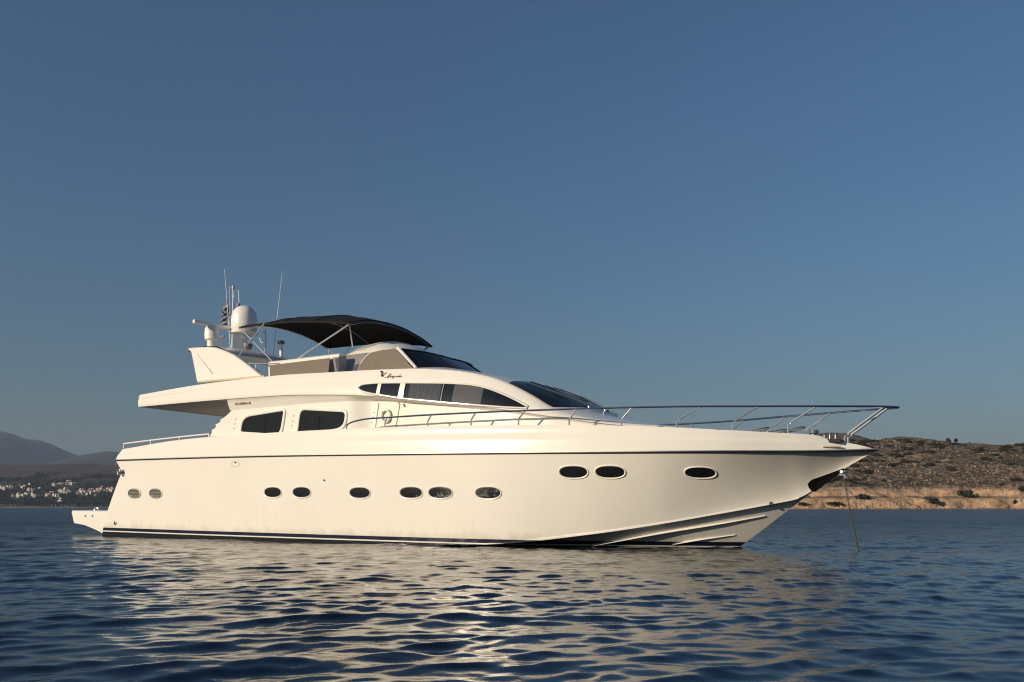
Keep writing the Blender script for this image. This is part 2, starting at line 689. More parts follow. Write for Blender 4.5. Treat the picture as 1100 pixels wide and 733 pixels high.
for px in (144.5, 167.5):
    o0, du, dz, n = frame_at(px, 530, hs)
    for sgn in (1, -1):
        f = lambda x, z, d: (lambda P: (P.x, P.y * sgn, P.z))(o0 + du * x + dz * z + n * d)
        w, h = .66, .33
        ring = [[f(x, z, d) for x, z in superellipse(w / 2 + gr, h / 2 + gr, p=2.3)] for gr, d in ((0.0, -0.01), (-0.004, 0.02), (-0.03, 0.024), (-0.045, 0.0))]
        rm = MB().grid(ring, close_v=True).build("engine_vent", M['steel'], YACHT)
        MB().grid([[f(x * k, z * k, 0.004) for x, z in superellipse(w / 2 - .04, h / 2 - .04, p=2.3)] for k in (1, .02)], close_v=True).build("vent_back", M['rubber'], rm)
        sl = MB()
        for i in range(6):
            zc = -0.115 + i * 0.046
            hw = (w / 2 - .05) * (1 - abs(zc / (h / 2 - .03)) ** 2.3) ** (1 / 2.3)
            sl.add([f(-hw, zc - .012, .006), f(hw, zc - .012, .006), f(hw, zc + .014, .02), f(-hw, zc + .014, .02),
                    f(-hw, zc - .016, .003), f(hw, zc - .016, .003)], [(0, 1, 2, 3), (4, 5, 1, 0)])
        sl.build("louvre", M['louvre'], rm)

# small hull fittings
for px, py, r in ((124, 562, .05), (348.5, 516, .02), (828, 541, .035), (253, 497, .018)):
    o0, du, dz, n = frame_at(px, py, hs)
    b_ = MB()
    prof = [(r * 1.3, 0), (r * 1.3, .02), (r, .03), (r * .6, .03), (r * .5, .01)]
    b_.grid([[o0 + (du * math.cos(a) + dz * math.sin(a)) * rr + n * d for a in np.linspace(0, 2 * math.pi, 14)[:-1]] for rr, d in prof], close_v=True)
    b_.build("drain_fitting", M['dark_steel'], YACHT)
o0, du, dz, n = frame_at(253, 498.5, hs)
MB().grid([[o0 + du * x + dz * z + n * d for x, z in superellipse(.16 + g_, .075 + g_, 24, 6)] for g_, d in ((0, -.003), (0, .006), (-.012, .006), (-.012, -.003))], close_v=True).build("locker_hatch", M['seam_line'], YACHT)

# stern fairlead in the notch of the transom edge
fb = MB()
ctr = Vector((0.98, -2.70, 2.12))
fb.tube([ctr + Vector((0.07 * math.cos(a), -0.03, 0.09 * math.sin(a))) for a in np.linspace(0, 2 * math.pi, 19)[:-1]], 0.028, 8, True)
fb.tube([ctr + Vector((-0.12, -0.02, 0)), ctr + Vector((0.06, 0.0, 0.0))], 0.035, 10)
fb.build("stern_fairlead", M['dark_steel'], YACHT)

# swim platform
pb = MB()
prof = [(-2.02, .865), (-2.05, .80), (-1.93, .45), (-1.88, .42), (-1.3, .36), (-0.7, .20), (-0.2, .03), (0.3, .0), (0.6, .85)]
ys = [-2.42, -2.38, -1.5, 0, 1.5, 2.38, 2.42]
rows = []
for y in ys:
    k = 1.0 if abs(y) < 2.4 else 0.97
    rows.append([(x if x > -1.5 else x * k, y, 0.43 + (z - 0.43) * (1 if abs(y) < 2.4 else .93)) for x, z in prof])
pb.grid(rows, close_v=True)
n_ = len(prof)
pb.f.append(tuple(range(n_)))
pb.f.append(tuple(range((len(ys) - 1) * n_, len(ys) * n_)))
plat = pb.build("swim_platform", M['white'], YACHT, 45)
for px in (92, 99.5):
    u, z = at(px, 554.5, -2.42)
    b_ = MB()
    b_.tube([(u, -2.41, z), (u, -2.445, z)], [.035, .028], 12)
    b_.build("platform_light", M['dark_steel'], plat)
b_ = MB()
b_.tube([(-1.5, -1.9, .86), (-1.5, -1.9, .94), (-1.3, -1.9, .94), (-1.3, -1.9, .86)], .014, 8)
b_.build("platform_cleat", M['steel'], plat)
# ------------------------------------------------------------------ superstructure: upper body
wing = interp([(1.81, 2.58, 4.60), (3, 2.60, 4.665), (4.45, 2.60, 4.735), (6.4, 2.55, 4.785), (7.9, 2.50, 4.80), (9.6, 2.45, 4.755), (11.2, 2.40, 4.71), (12.5, 2.32, 4.65),
               (13.5, 2.22, 4.56), (14.2, 2.16, 4.44), (14.87, 2.10, 4.255), (15.25, 2.06, 4.10), (15.63, 2.03, 3.91), (16.02, 2.0, 3.69), (16.44, 1.96, 3.43), (16.9, 1.90, 3.26), (17.6, 1.72, 3.10), (18.6, 1.42, 2.96), (20.2, 0.9, 2.80)])
brow = interp([(1.81, 2.62, 4.20), (4, 2.66, 4.20), (5.9, 2.68, 4.195), (8, 2.68, 4.17), (9.8, 2.66, 4.08), (11.4, 2.60, 3.95), (12.6, 2.52, 3.80), (14, 2.42, 3.60), (15.3, 2.31, 3.40), (16.4, 2.18, 3.20), (16.9, 2.08, 3.12), (17.6, 1.88, 3.0), (18.6, 1.55, 2.88), (20.2, 1.0, 2.72)])
crown = interp([(1.81, 4.62), (8, 4.82), (11.2, 4.80), (12.66, 4.86), (13.3, 4.74), (14.05, 4.58), (14.5, 4.47), (15.08, 4.325), (15.65, 4.13), (16.21, 3.89), (16.75, 3.615), (17.15, 3.37), (17.8, 3.18), (18.6, 3.03), (20.2, 2.85)])


def wall_y(u, z):
    vt, zt = wing(u)
    vb, zb = brow(u)
    q = min(max((z - zb) / max(zt - zb, 1e-3), 0), 1)
    return -(vb + (vt - vb) * (q * 0.35 + 0.65 * q * q))


def roof_z(u, v):
    vt, zt = wing(u)
    k = min(abs(v) / vt, 1)
    return crown(u) + (zt - crown(u)) * k ** 2.4


uu2 = list(np.linspace(1.81, 12.5, 60)) + list(np.linspace(12.5, 20.2, 90))[1:]
ub = MB()
lo_s, lo_p = [], []
for sgn in (-1, 1):
    rows = []
    for u in uu2:
        vt, zt = wing(u)
        vb, zb = brow(u)
        row = [(u, sgn * (vb - 0.05), zb - 0.0), (u, sgn * (vb - 0.012), zb + 0.006)]
        for q in (0.06, 0.2, 0.4, 0.5, 0.56, 0.6, 0.66, 0.8, 0.92):
            z = zb + (zt - zb) * q
            y = -wall_y(u, z)
            if u < 11 and 0.52 < q < 0.64:      # shallow styling groove along the wing
                y -= 0.012
            row.append((u, sgn * y, z))
        row.append((u, sgn * (vt + 0.004), zt - 0.02 * min(1, (zt - zb))))
        for k in (0.975, 0.93, 0.85, 0.7, 0.5, 0.25, 0.0):
            row.append((u, sgn * vt * k, roof_z(u, vt * k) - (0.0 if k < .95 else 0.004)))
        rows.append(row)
    aft = rows[0]
    rows.insert(0, [(p[0] - 0.05 * (1 - abs(2 * i / 11 - 1)) if i < 12 else p[0], p[1], p[2]) for i, p in enumerate(aft)])
    ub.grid(rows)
    if sgn < 0:
        a_s = rows[0][:12]
    else:
        a_p = rows[0][:12]
ub.grid([a_s, a_p])
upper = ub.build("flybridge_body", M['white'], YACHT, 42)

# soffit under the after wing and the cove that turns down to the saloon side
sb = MB()
rows = []
for u in np.linspace(1.80, 6.6, 20):
    vb, zb = brow(u)
    rows.append([(u, y, zb - 0.004 + 0.05 * (1 - abs(y) / vb)) for y in np.linspace(-(vb - .04), vb - .04, 12)])
sb.grid(rows)
sb.build("wing_soffit", M['soffit'], YACHT)
def low_v(u):
    """half width of the lower saloon side"""
    if u < 10.4:
        return 2.50
    if u < 11.2:
        q = (u - 10.4) / 0.8
        return 2.50 - 0.23 * q * q * (3 - 2 * q)
    return float(np.interp(u, [11.2, 14, 15.5, 16.6, 17.6, 18.6, 20.2], [2.27, 2.24, 2.20, 2.08, 1.84, 1.52, .97]))
def cove_h(u):
    return float(np.interp(u, [5.6, 8, 10, 11.5, 13, 15.5, 20], [0.30, 0.26, 0.15, 0.09, 0.07, 0.04, 0.03]))
cb = MB()
for sgn in (-1, 1):
    rows = []
    for u in np.linspace(5.85, 20.2, 100):
        vb, zb = brow(u)
        vl = min(low_v(u), vb - 0.06)
        ch = cove_h(u)
        rows.append([(u, sgn * (vb - 0.04), zb - 0.002), (u, sgn * (vb - 0.07), zb - 0.02), (u, sgn * (vl + (vb - vl) * .45), zb - ch * .45), (u, sgn * (vl + .02), zb - ch * .9), (u, sgn * vl, zb - ch - .02)])
    cb.grid(rows)
cb.build("eyebrow_cove", M['white'], YACHT, 50)

# lower saloon: curved after pillar with its small steps, then the long side to the bow
lowf = lambda u, z: -low_v(u)
pil = [(246, 428), (249, 432), (250.5, 437), (249, 441), (244, 446), (239.5, 449.5), (236.5, 451), (237, 453), (234, 455), (231.5, 456), (232, 459), (229.5, 461), (227.5, 462), (227.5, 465), (226, 468), (226, 474)]
pilp = [at(x, y, -2.5) for x, y in pil]
lb = MB()
for sgn in (-1, 1):
    out = [(u, sgn * 2.50, z) for u, z in pilp]
    rt = [(u, sgn * 2.50, brow(u)[1] - cove_h(u) - .01) for u in np.linspace(10.45, pilp[0][0] + .25, 22)]
    lowb = [(10.45, sgn * 2.50, 2.7), (pilp[-1][0], sgn * 2.50, 2.7)]
    lb.plate([out[i] for i in range(len(out))] + [lowb[1], lowb[0]] + rt, (0, -sgn * 0.14, 0))
lb.build("saloon_side", M['white'], YACHT, 35)
fb_ = MB()
for sgn in (-1, 1):
    rows = []
    for u in np.linspace(10.43, 20.2, 70):
        vb, zb = brow(u)
        vl = min(low_v(u), vb - 0.06)
        zt = zb - cove_h(u)
        z0 = min(z_top(u) - 0.36, zt - .05)
        rows.append([(u, sgn * vl, zt), (u, sgn * (vl + 0.01), zt * .6 + z0 * .4), (u, sgn * (vl + .02), z0)])
    fb_.grid(rows)
fb_.build("deckhouse_side", M['white'], YACHT, 40)
ab = MB()
ab.box((6.35, -2.36, 2.45), (6.45, 2.36, 4.19))
ab.build("aft_bulkhead", M['white'], YACHT)
MB().box((6.33, -1.5, 2.5), (6.345, 1.5, 4.0)).build("aft_door", M['dark_glass'], YACHT)


# ---- windows of the saloon side (outline in photo pixels on the side's plane)
def round_poly(pts, r=0.25, n=6):
    out = []
    k = len(pts)
    for i in range(k):
        p0, p, p1 = Vector(pts[i - 1]), Vector(pts[i]), Vector(pts[(i + 1) % k])
        rr = r[i] if isinstance(r, (list, tuple)) else r
        a = p + (p0 - p).normalized() * min(rr, (p0 - p).length * .48)
        b = p + (p1 - p).normalized() * min(rr, (p1 - p).length * .48)
        for q in range(n + 1):
            t_ = q / n
            out.append(a * (1 - t_) ** 2 + p * 2 * t_ * (1 - t_) + b * t_ * t_)
    return out


def offset_poly(pts, d):
    k = len(pts)
    cx = sum((Vector(p) for p in pts), Vector((0, 0))) / k
    out = []
    for i in range(k):
        p0, p, p1 = Vector(pts[i - 1]), Vector(pts[i]), Vector(pts[(i + 1) % k])
        e = (p1 - p0)
        nn = Vector((e.y, -e.x))
        if nn.length < 1e-9:
            out.append(p)
            continue
        nn.normalize()
        if nn.dot(p - cx) < 0:
            nn = -nn
        out.append(p + nn * d)
    return out


def saloon_window(px, rad, divider=None):
    pts = [Vector(at(x, y, -2.53)) for x, y in px]
    pts = round_poly(pts, rad)
    for sgn in (-1, 1):
        f = lambda p, d: (p[0], sgn * (2.50 + d), p[1])
        ring = [[f(p, d) for p in offset_poly(pts, g)] for g, d in ((.10, -.01), (.085, .028), (.055, .045), (.02, .045), (.0, .03), (-.006, .0))]
        fr = MB().grid(ring, close_v=True).build("saloon_window", M['white'], YACHT)
        MB().plate([f(p, .012) for p in offset_poly(pts, .004)], (0, -sgn * .006, 0)).build("glass", M['dark_glass'], fr)
        if divider:
            u0, z0 = at(divider[0], divider[1], -2.515)
            u1, z1 = at(divider[2], divider[3], -2.515)
            b_ = MB()
            b_.tube([(u0, sgn * 2.512, z0), (u1, sgn * 2.512, z1)], .016, 6)
            b_.build("mullion", M['rubber'], fr)


saloon_window([(261.5, 448.5), (304.5, 441.5), (300.5, 466.5), (258.5, 463.8)], [.32, .07, .22, .08], (285, 446, 284, 465))
saloon_window([(323, 440.5), (371, 443), (368.5, 459.5), (319.5, 466.5)], [.17, .13, .30, .08], (343.5, 447, 341.5, 463))

# small round studs beside the windows, and scupper dots
for x, y in ((253.5, 450.5), (252.5, 455.5), (251.5, 460.5), (315.5, 447), (314.6, 452.5), (313.8, 457.5), (283.5, 473), (286.5, 473.5)):
    u, z = at(x, y, -2.5)
    vv = 2.50 if y < 470 else bul_out(u, .8)[0] - .012
    if y > 470:
        u, z = at(x, y, -vv)
    MB().tube([(u, -vv + .004, z), (u, -vv - .012, z)], [.022, .016], 8).build("stud", M['dark_steel'], YACHT)
for x, y in ((401, 443.2), (400.2, 448.5), (399, 454)):
    u, z = at(x, y, -2.3)
    vv = low_v(u)
    MB().tube([(u, -vv + .004, z), (u, -vv - .02, z)], [.026, .018], 8).build("stud", M['dark_steel'], YACHT)


# ---- long window band of the upper body
top_px = [(386, 416.6), (388.5, 414.6), (393, 413.4), (400, 412.8), (415, 412.3), (432, 412.2), (455, 412.3), (480, 412.7), (500, 413.8), (513, 415.5), (525, 418.5), (537, 422.8), (548, 427.5), (557, 432), (566.5, 437.3)]
bot_px = [(386, 417.2), (388.5, 419.2), (393, 420.8), (400, 422.4), (415, 424.6), (432, 427.2), (455, 429.4), (480, 431.8), (500, 433.4), (513, 434.5), (525, 435.4), (537, 436.3), (548, 437), (557, 437.4), (566.5, 437.8)]
tw = [on(x, y, wall_y) for x, y in top_px]
bw = [on(x, y, wall_y) for x, y in bot_px]
top_f = interp([(p[0], p[2]) for p in tw])
bot_f = interp([(p[0], p[2]) for p in bw])


def band_patch(u0, u1, d, sgn, n=14, m=6, wave=0.0, slat=0, lean=0.0, shrink=0.0):
    rows = []
    for i in range(n + 1):
        row = []
        for j in range(m + 1):
            q = j / m
            uu = u0 + (u1 - u0) * i / n
            zt, zb = top_f(uu) - shrink, bot_f(uu) + shrink
            z = zb + max(zt - zb, 0.004) * q
            uu += lean * (z - 3.9)
            dd = d + (wave * math.sin(i * math.pi / 2 + .6 * math.sin(i)) if wave else 0) + (0.004 * ((j % 2) * 2 - 1) if slat else 0)
            row.append((uu, sgn * (-wall_y(uu, z) + dd), z))
        rows.append(row)
    return rows


U = lambda x, y=422: on(x, y, wall_y)[0]
U_A, U_D1, U_D2, U_D3, U_E = tw[0][0], U(406.5), U(431.5), U(475.5), tw[-1][0]
for sgn in (-1, 1):
    outl = [(p[0], p[2]) for p in tw] + [(p[0], p[2]) for p in bw[::-1]]
    outl = [Vector(p) for p in outl]
    dense = []
    uu = np.linspace(U_A, U_E, 70)
    dense = [Vector((u, top_f(u))) for u in uu] + [Vector((u, bot_f(u))) for u in uu[::-1]]
    f = lambda p, d: (p[0], sgn * (-wall_y(p[0], p[1]) + d), p[1])
    ring = [[f(p, d) for p in offset_poly(dense, g)] for g, d in ((.05, -.01), (.045, .025), (.03, .044), (.012, .044), (-.004, .03), (-.004, .0))]
    fr = MB().grid(ring, close_v=True).build("window_band", M['white'], YACHT)
    MB().grid(band_patch(U_A, U_E, .004, sgn, 60, 4)).build("dark_backing", M['interior'], fr)
    gaps = [(U_A + .01, U_D1 - .06), (U_D1 + .06, U_D2 - .09), (U_D2 + .09, U_D3 - .012), (U_D3 + .012, U_E - .02)]
    for a, b in gaps:
        MB().grid(band_patch(a, b, .036, sgn, 30, 4, lean=.10)).build("pane", M['smoked_deep'], fr)
    for uc, w in ((U_D1, .055), (U_D2, .08)):
        rows = [[(p[0], p[1], p[2]) for p in r] for r in band_patch(uc - w, uc + w, .042, sgn, 3, 4, lean=.10)]
        MB().grid(rows).build("mullion", M['white'], fr)
    MB().grid(band_patch(U_D3 - .010, U_D3 + .010, .040, sgn, 2, 4, lean=.10)).build("mullion", M['grey'], fr)
    MB().grid(band_patch(U(439), U(473), .020, sgn, 56, 3, wave=.012, lean=.10)).build("curtain", M['curtain'], fr)
    MB().grid(band_patch(U(487), U(519), .014, sgn, 4, 24, slat=1, lean=.10)).build("window_blind", M['blind'], fr)

# ---- windscreen of the wheelhouse
def ws_pt(q, r, d):
    """q 0..1 starboard to port, r 0..1 top to bottom"""
    s = -1 + 2 * q
    k = abs(s)
    ut = 15.16 + 0.04 * k ** 2 + 0.08 * k ** 8
    ub_ = 16.86 - 0.12 * k ** 2 - 0.28 * k ** 6
    u = ut + (ub_ - ut) * r
    v = s * (wing(u)[0] - 0.035)
    return (u, v, roof_z(u, v) + d)
wsb = MB()
wsb.grid([[ws_pt(q, r, .012) for r in np.linspace(0, 1, 14)] for q in np.linspace(0, 1, 41)])
wscr = wsb.build("windscreen", M['dark_glass'], YACHT)
for q in (.335, .665):
    MB().tube([ws_pt(q, r, .016) for r in np.linspace(0, 1, 10)], .022, 6).build("windscreen_mullion", M['rubber'], wscr)
def wiper(q0, r0, q1, r1, b0, b1):
    w = MB()
    pts = [ws_pt(q0, r0, .06), ws_pt((q0 + q1) / 2, (r0 + r1) / 2, .08), ws_pt(q1, r1, .06)]
    w.tube(smooth_path(pts, 8), .009, 6)
    w.lathe([(.04, 0), (.045, .05), (.03, .08)], ws_pt(q0, r0, 0), 10)
    o = w.build("wiper", M['steel'], YACHT)
    MB().tube([ws_pt(b0[0], b0[1], .03), ws_pt(b1[0], b1[1], .03)], .010, 6).build("wiper_blade", M['rubber'], o)
wiper(.30, 1.04, .20, .45, (.23, .80), (.155, .15))
wiper(.56, 1.04, .47, .45, (.50, .80), (.42, .15))
wiper(.80, 1.04, .70, .45, (.74, .80), (.66, .15))
# ------------------------------------------------------------------ flybridge
# radar arch: two raked legs and the platform between them
arch_px = [(199.5, 375.2), (200, 373.6), (206, 373), (222, 372.2), (230, 373), (240, 376.6), (250, 381), (260, 387.5), (270, 394.5), (280, 401.5), (284, 405.5), (213.5, 411), (209, 397), (204.5, 382), (203, 377.6)]
arch2 = [Vector(at(x, y, -2.32)) for x, y in arch_px]
arch_root = thing("radar_arch", None, None)
arch_root.parent = YACHT
for sgn in (-1, 1):
    aob = MB()
    n_ = len(arch2)
    rows = []
    for k, (g, d) in enumerate(((-.03, .0), (0.0, -.03), (0.0, -.20), (-.03, -.23))):
        ring = []
        for p in offset_poly(arch2, g):
            tilt = 0.13 * (p[1] - 4.8)
            ring.append((p[0], sgn * (2.40 - tilt + d), p[1]))
        rows.append(ring)
    aob.grid(rows, close_v=True)
    o_ = len(aob.v) - 4 * n_
    aob.f.append(tuple(range(o_, o_ + n_)))
    aob.f.append(tuple(range(o_ + 3 * n_, o_ + 4 * n_)))
    aob.build("arch_leg", M['white'], arch_root, 40)
arch_leg = arch_root
pf = MB()
prof = [(3.62, 5.985), (4.3, 6.01), (4.9, 5.95), (5.55, 5.70), (5.60, 5.62), (5.0, 5.72), (4.3, 5.80), (3.7, 5.82), (3.58, 5.90)]
ys = np.linspace(-2.16, 2.16, 12)
pf.grid([[(x, y, z + 0.10 * (1 - (y / 2.2) ** 2)) for x, z in prof] for y in ys], close_v=True)
pf.build("arch_platform", M['white'], arch_leg, 40)
# crease on the arch leg
MB().tube([(at(212, 380, -2.25)[0], -2.265, at(212, 380, -2.25)[1]), (at(229, 402, -2.36)[0], -2.378, at(229, 402, -2.36)[1])], .012, 6).build("arch_seam", M['seam_line'], arch_leg)
# beige foot moulding
u0, z0 = at(213, 410.5, -2.42)
u1, z1 = at(284, 404.5, -2.42)
MB().tube([(u0, -2.41, z0), (u1, -2.41, z1)], .035, 8).build("arch_foot", M['beige'], arch_leg)

# open array radar
def pz(px, py, v=0.0):
    u, z = at(px, py, v)
    return (u, v, z)
rx, _, _ = pz(227.5, 370, -.9)
rz = 6.03
rp = MB()
ztop = at(227.5, 350.5, -.9)[1]
rp.lathe([(.17, 0), (.155, .1), (.15, (ztop - rz) * .45), (.16, (ztop - rz) * .48), (.225, (ztop - rz) * .52), (.235, (ztop - rz) * .7), (.22, (ztop - rz) * .9), (.17, (ztop - rz) * .97), (.05, (ztop - rz))], (rx, -.9, rz), 24)
radar = rp.build("radar_pedestal", M['plastic'], YACHT)
ra = MB()
best = min(np.linspace(0, 1.2, 121), key=lambda d: abs(pz(207.5, 345.3, -.9 - d)[2] - pz(248.5, 353.3, -.9 + d)[2]))
e0, e1 = Vector(pz(207.5, 345.3, -.9 - best)), Vector(pz(248.5, 353.3, -.9 + best))
ztop = (e0.z + e1.z) / 2 - .13
e0.z = e1.z = ztop + .13
ra.lathe([(.06, -.02), (.06, .12)], (rx, -.9, ztop), 12)
d_ = (e1 - e0).normalized()
s_ = Vector((-d_.y, d_.x, 0))
ra.grid([[e0 + d_ * ((e1 - e0).length * k) + s_ * (.07 * w * math.cos(a)) + Vector((0, 0, .075 * w * math.sin(a))) for a in np.linspace(0, 2 * math.pi, 13)[:-1]] for k, w in ((0, .5), (.015, .95), (.05, 1.), (.95, 1.), (.985, .95), (1., .5))], close_v=True)
ra.f.append(tuple(range(len(ra.v) - 72, len(ra.v) - 60)))
ra.f.append(tuple(range(len(ra.v) - 12, len(ra.v))))
ra.build("radar_scanner", M['plastic'], radar)

# satellite dome
sx, sv = at(262.5, 345, 0)[0], 0.0
dm = MB()
zd0, zd1 = at(262.5, 357.5, 0)[1], at(262.5, 328.8, 0)[1]
hh = zd1 - zd0
dm.lathe([(.29, 0), (.385, .03), (.425, .12), (.435, .30), (.43, hh * .5), (.41, hh * .64), (.368, hh * .77), (.296, hh * .88), (.19, hh * .96), (.09, hh * .993), (.01, hh)], (sx, sv, zd0), 36)
dome = dm.build("satellite_dome", M['plastic'], YACHT, 50)
dp = MB()
dp.lathe([(.27, 0), (.22, .08), (.205, zd0 - 6.08), (.21, zd0 - 6.06)], (sx - .12, sv, 6.07), 24)
dp.lathe([(.44, -.05), (.46, -.02), (.46, .015), (.40, .03)], (sx, sv, zd0), 30)
dp.build("dome_pedestal", M['plastic'], dome)

# aerials, mast and lights on the arch
def whip(x0, y0, x1, y1, v, name="whip_aerial", r=.016, base=.28):
    a, b = Vector(pz(x0, y0, v)), Vector(pz(x1, y1, v))
    w = MB()
    w.tube([a, a + (b - a) * .04, a + (b - a) * .041, b], [.035, .03, r, r * .45], 8)
    return w.build(name, M['plastic'], YACHT)
whip(247.8, 376, 241.3, 289.5, .2)
whip(293, 385, 303.4, 291, 1.0)
mb_ = MB()
m0, m1 = Vector(pz(249.5, 376, .35)), Vector(pz(250.5, 311, .35))
mb_.tube([m0, m1], [.03, .022], 8)
mb_.tube([m1 + Vector((0, 0, -.28)), m1 + Vector((.06, .04, -.03)), m1 + Vector((.16, .10, -.05)), m1 + Vector((.18, .11, -.55)), m1 + Vector((.14, .10, -1.1))], .018, 6)
mast = mb_.build("signal_mast", M['plastic'], YACHT)
MB().lathe([(.03, 0), (.05, .02), (.05, .11), (.02, .14)], (m1.x, m1.y, m1.z), 12).build("mast_light", M['beige'], mast)
MB().lathe([(.05, 0), (.065, .03), (.06, .13), (.03, .16)], (m1.x + .14, m1.y + .10, m1.z - .62), 12).build("horn_light", M['grey'], mast)
hk = MB()
a = Vector(pz(285.2, 385, .9))
b = Vector(pz(285.2, 357, .9))
hk.tube(smooth_path([a, b, b + Vector((-.05, 0, .03)), b + Vector((-.10, 0, .0))], 20), .028, 8)
hk.tube([a + (b - a) * .62, a + (b - a) * .62 + Vector((-.20, 0, .0)), a + (b - a) * .75 + Vector((-.30, 0, .06))], .018, 8)
hk.build("aerial_bracket", M['plastic'], YACHT)
lp_ = MB()
a, b = Vector(pz(302, 386, 1.0)), Vector(pz(302, 370, 1.0))
lp_.tube([a, b], .06, 12)
lp_b = lp_.build("searchlight_post", M['plastic'], YACHT)
MB().lathe([(.08, 0), (.12, .03), (.13, .11), (.04, .13)], tuple(b), 14).build("lamp_head", M['dark_steel'], lp_b)
for x, y0, y1 in ((239, 362, 373),):
    a, b = Vector(pz(x, y1, -.1)), Vector(pz(x, y0, -.1))
    k_ = MB().tube([a, b], .02, 6)
    k_.tube([b + Vector((-.09, 0, 0)), b + Vector((.09, 0, .01))], .035, 6)
    k_.build("horn_trumpet", M['grey'], YACHT)
sp_ = MB()
c0 = Vector(pz(266, 372, -.5))
sp_.lathe([(.06, -.02), (.12, .0), (.16, .1), (.16, .16), (.06, .2)], tuple(c0 + Vector((0, 0, -.1))), 16)
sp_.build("searchlight", M['dark_steel'], YACHT)
tx = MB()
for x in (182, 188, 196):
    u, z = at(x, 414, -2.1)
    tx.box((u - .1, -2.2, roof_z(u, 2.1) - .02), (u + .1, -2.0, roof_z(u, 2.1) + .055))
tx.build("deck_hatch", M['grey'], YACHT)

# side screens of the flybridge: tan, smoked, tan, on a leaning plane
def scr(u, z):
    return -(2.30 - 0.28 * max(z - 4.72, 0) - 0.05 * max(u - 7, 0) / 2 * 1.0)
def panel(px, mat, name, thick=.02, d=0.0):
    pts = [on(x, y, scr) for x, y in px]
    b_ = None
    for sgn in (1, -1):
        m_ = MB()
        m_.plate([(p[0], sgn * (p[1] + d), p[2]) for p in pts], (0, sgn * thick, 0))
        b_ = m_.build(name, mat, YACHT, 0)
    return b_
panel([(290, 404.5), (289.5, 392.5), (310, 390), (335, 387), (354.5, 384.6), (352.5, 400.5), (320, 402.5)], M['tan'], "side_screen")
panel([(354.5, 400.5), (357, 384.3), (375, 381.6), (397, 378.6), (390.5, 385), (386, 391), (383.5, 398.7)], M['smoked'], "smoked_side_screen", .008)
panel([(384.5, 398.6), (387, 391), (391.5, 385), (397.5, 379.2), (410, 376.3), (424, 374.6), (444, 396.3), (415, 397.6)], M['tan'], "side_screen")
# white coaming rail standing inside the screens
for sgn in (-1, 1):
    cw = MB()
    rows = []
    for x in np.linspace(0, 1, 14):
        u = 6.95 + x * 2.75
        zt = 5.33 + .01 * x
        rows.append([(u, sgn * 2.02, 4.75), (u, sgn * 2.02, zt - .03), (u, sgn * 1.98, zt), (u, sgn * 1.74, zt), (u, sgn * 1.70, zt - .03), (u, sgn * 1.70, 4.75)])
    cw.grid(rows)
    o_ = len(cw.v)
    cw.f.append(tuple(range(o_ - 6, o_)))
    cw.f.append(tuple(range(o_ - 14 * 6, o_ - 13 * 6)))
    cw.build("flybridge_coaming", M['white'], YACHT, 30)
st = MB()
st.box((7.2, -1.68, 4.8), (9.4, -1.0, 5.15))
st.box((9.75, -0.5, 4.8), (10.0, .6, 5.35))
st.build("flybridge_seat", M['seat'], YACHT)
MB().box((9.75, -1.2, 4.8), (9.95, -.7, 5.38)).build("helm_seat", M['seat'], YACHT)
# dash hood in front of the helm
hd = MB()
rows = []
hood = interp([(9.15, 5.45), (9.35, 5.70), (9.8, 5.86), (10.35, 5.90), (10.9, 5.74), (11.3, 5.50), (11.7, 5.12)])
for u in np.linspace(9.15, 11.7, 22):
    row = []
    for v in np.linspace(-1.7, 1.7, 26):
        k = abs(v / 1.7)
        row.append((u - .15 * k, v, 4.75 + (hood(u) - 4.75) * max(1 - k ** 2.6, 0) ** .6))
    rows.append(row)
hd.grid(rows)
hd.grid([rows[0], [(p[0], p[1], 4.7) for p in rows[0]]])
hd.build("dash_hood", M['white'], YACHT, 50)

# curved flybridge windscreen with its white corner pillars
def fws(q, r, d=0.0):
    s = -1 + 2 * q
    k = abs(s)
    top = (12.18 - .47 * k ** 2.6, 5.27 + .04 * k)
    bot = (12.95 - .57 * k ** 2.2, roof_z(12.95 - .57 * k ** 2.2, 1.98 * k) - .01)
    vt_, vb_ = 1.90 * s, 2.02 * s
    return (top[0] + (bot[0] - top[0]) * r + d, vt_ + (vb_ - vt_) * r, top[1] + (bot[1] - top[1]) * r)
fw = MB()
qs = np.linspace(0, 1, 33)
fw.grid([[fws(q, r) for r in (0, .25, .5, .75, 1)] for q in qs])
fwo = fw.build("flybridge_windscreen", M['dark_glass'], YACHT)
MB().tube([fws(q, 0) for q in qs], .022, 6).build("screen_gasket", M['rubber'], fwo)
for q in (0.0, 1.0):
    MB().tube([Vector(fws(q, -.03)), Vector(fws(q, 1.02))], .055, 8).build("screen_pillar", M['white'], fwo)
for q in (.3, .7):
    MB().tube([fws(q, r, .01) for r in (0, .5, 1)], .02, 6).build("screen_mullion", M['rubber'], fwo)

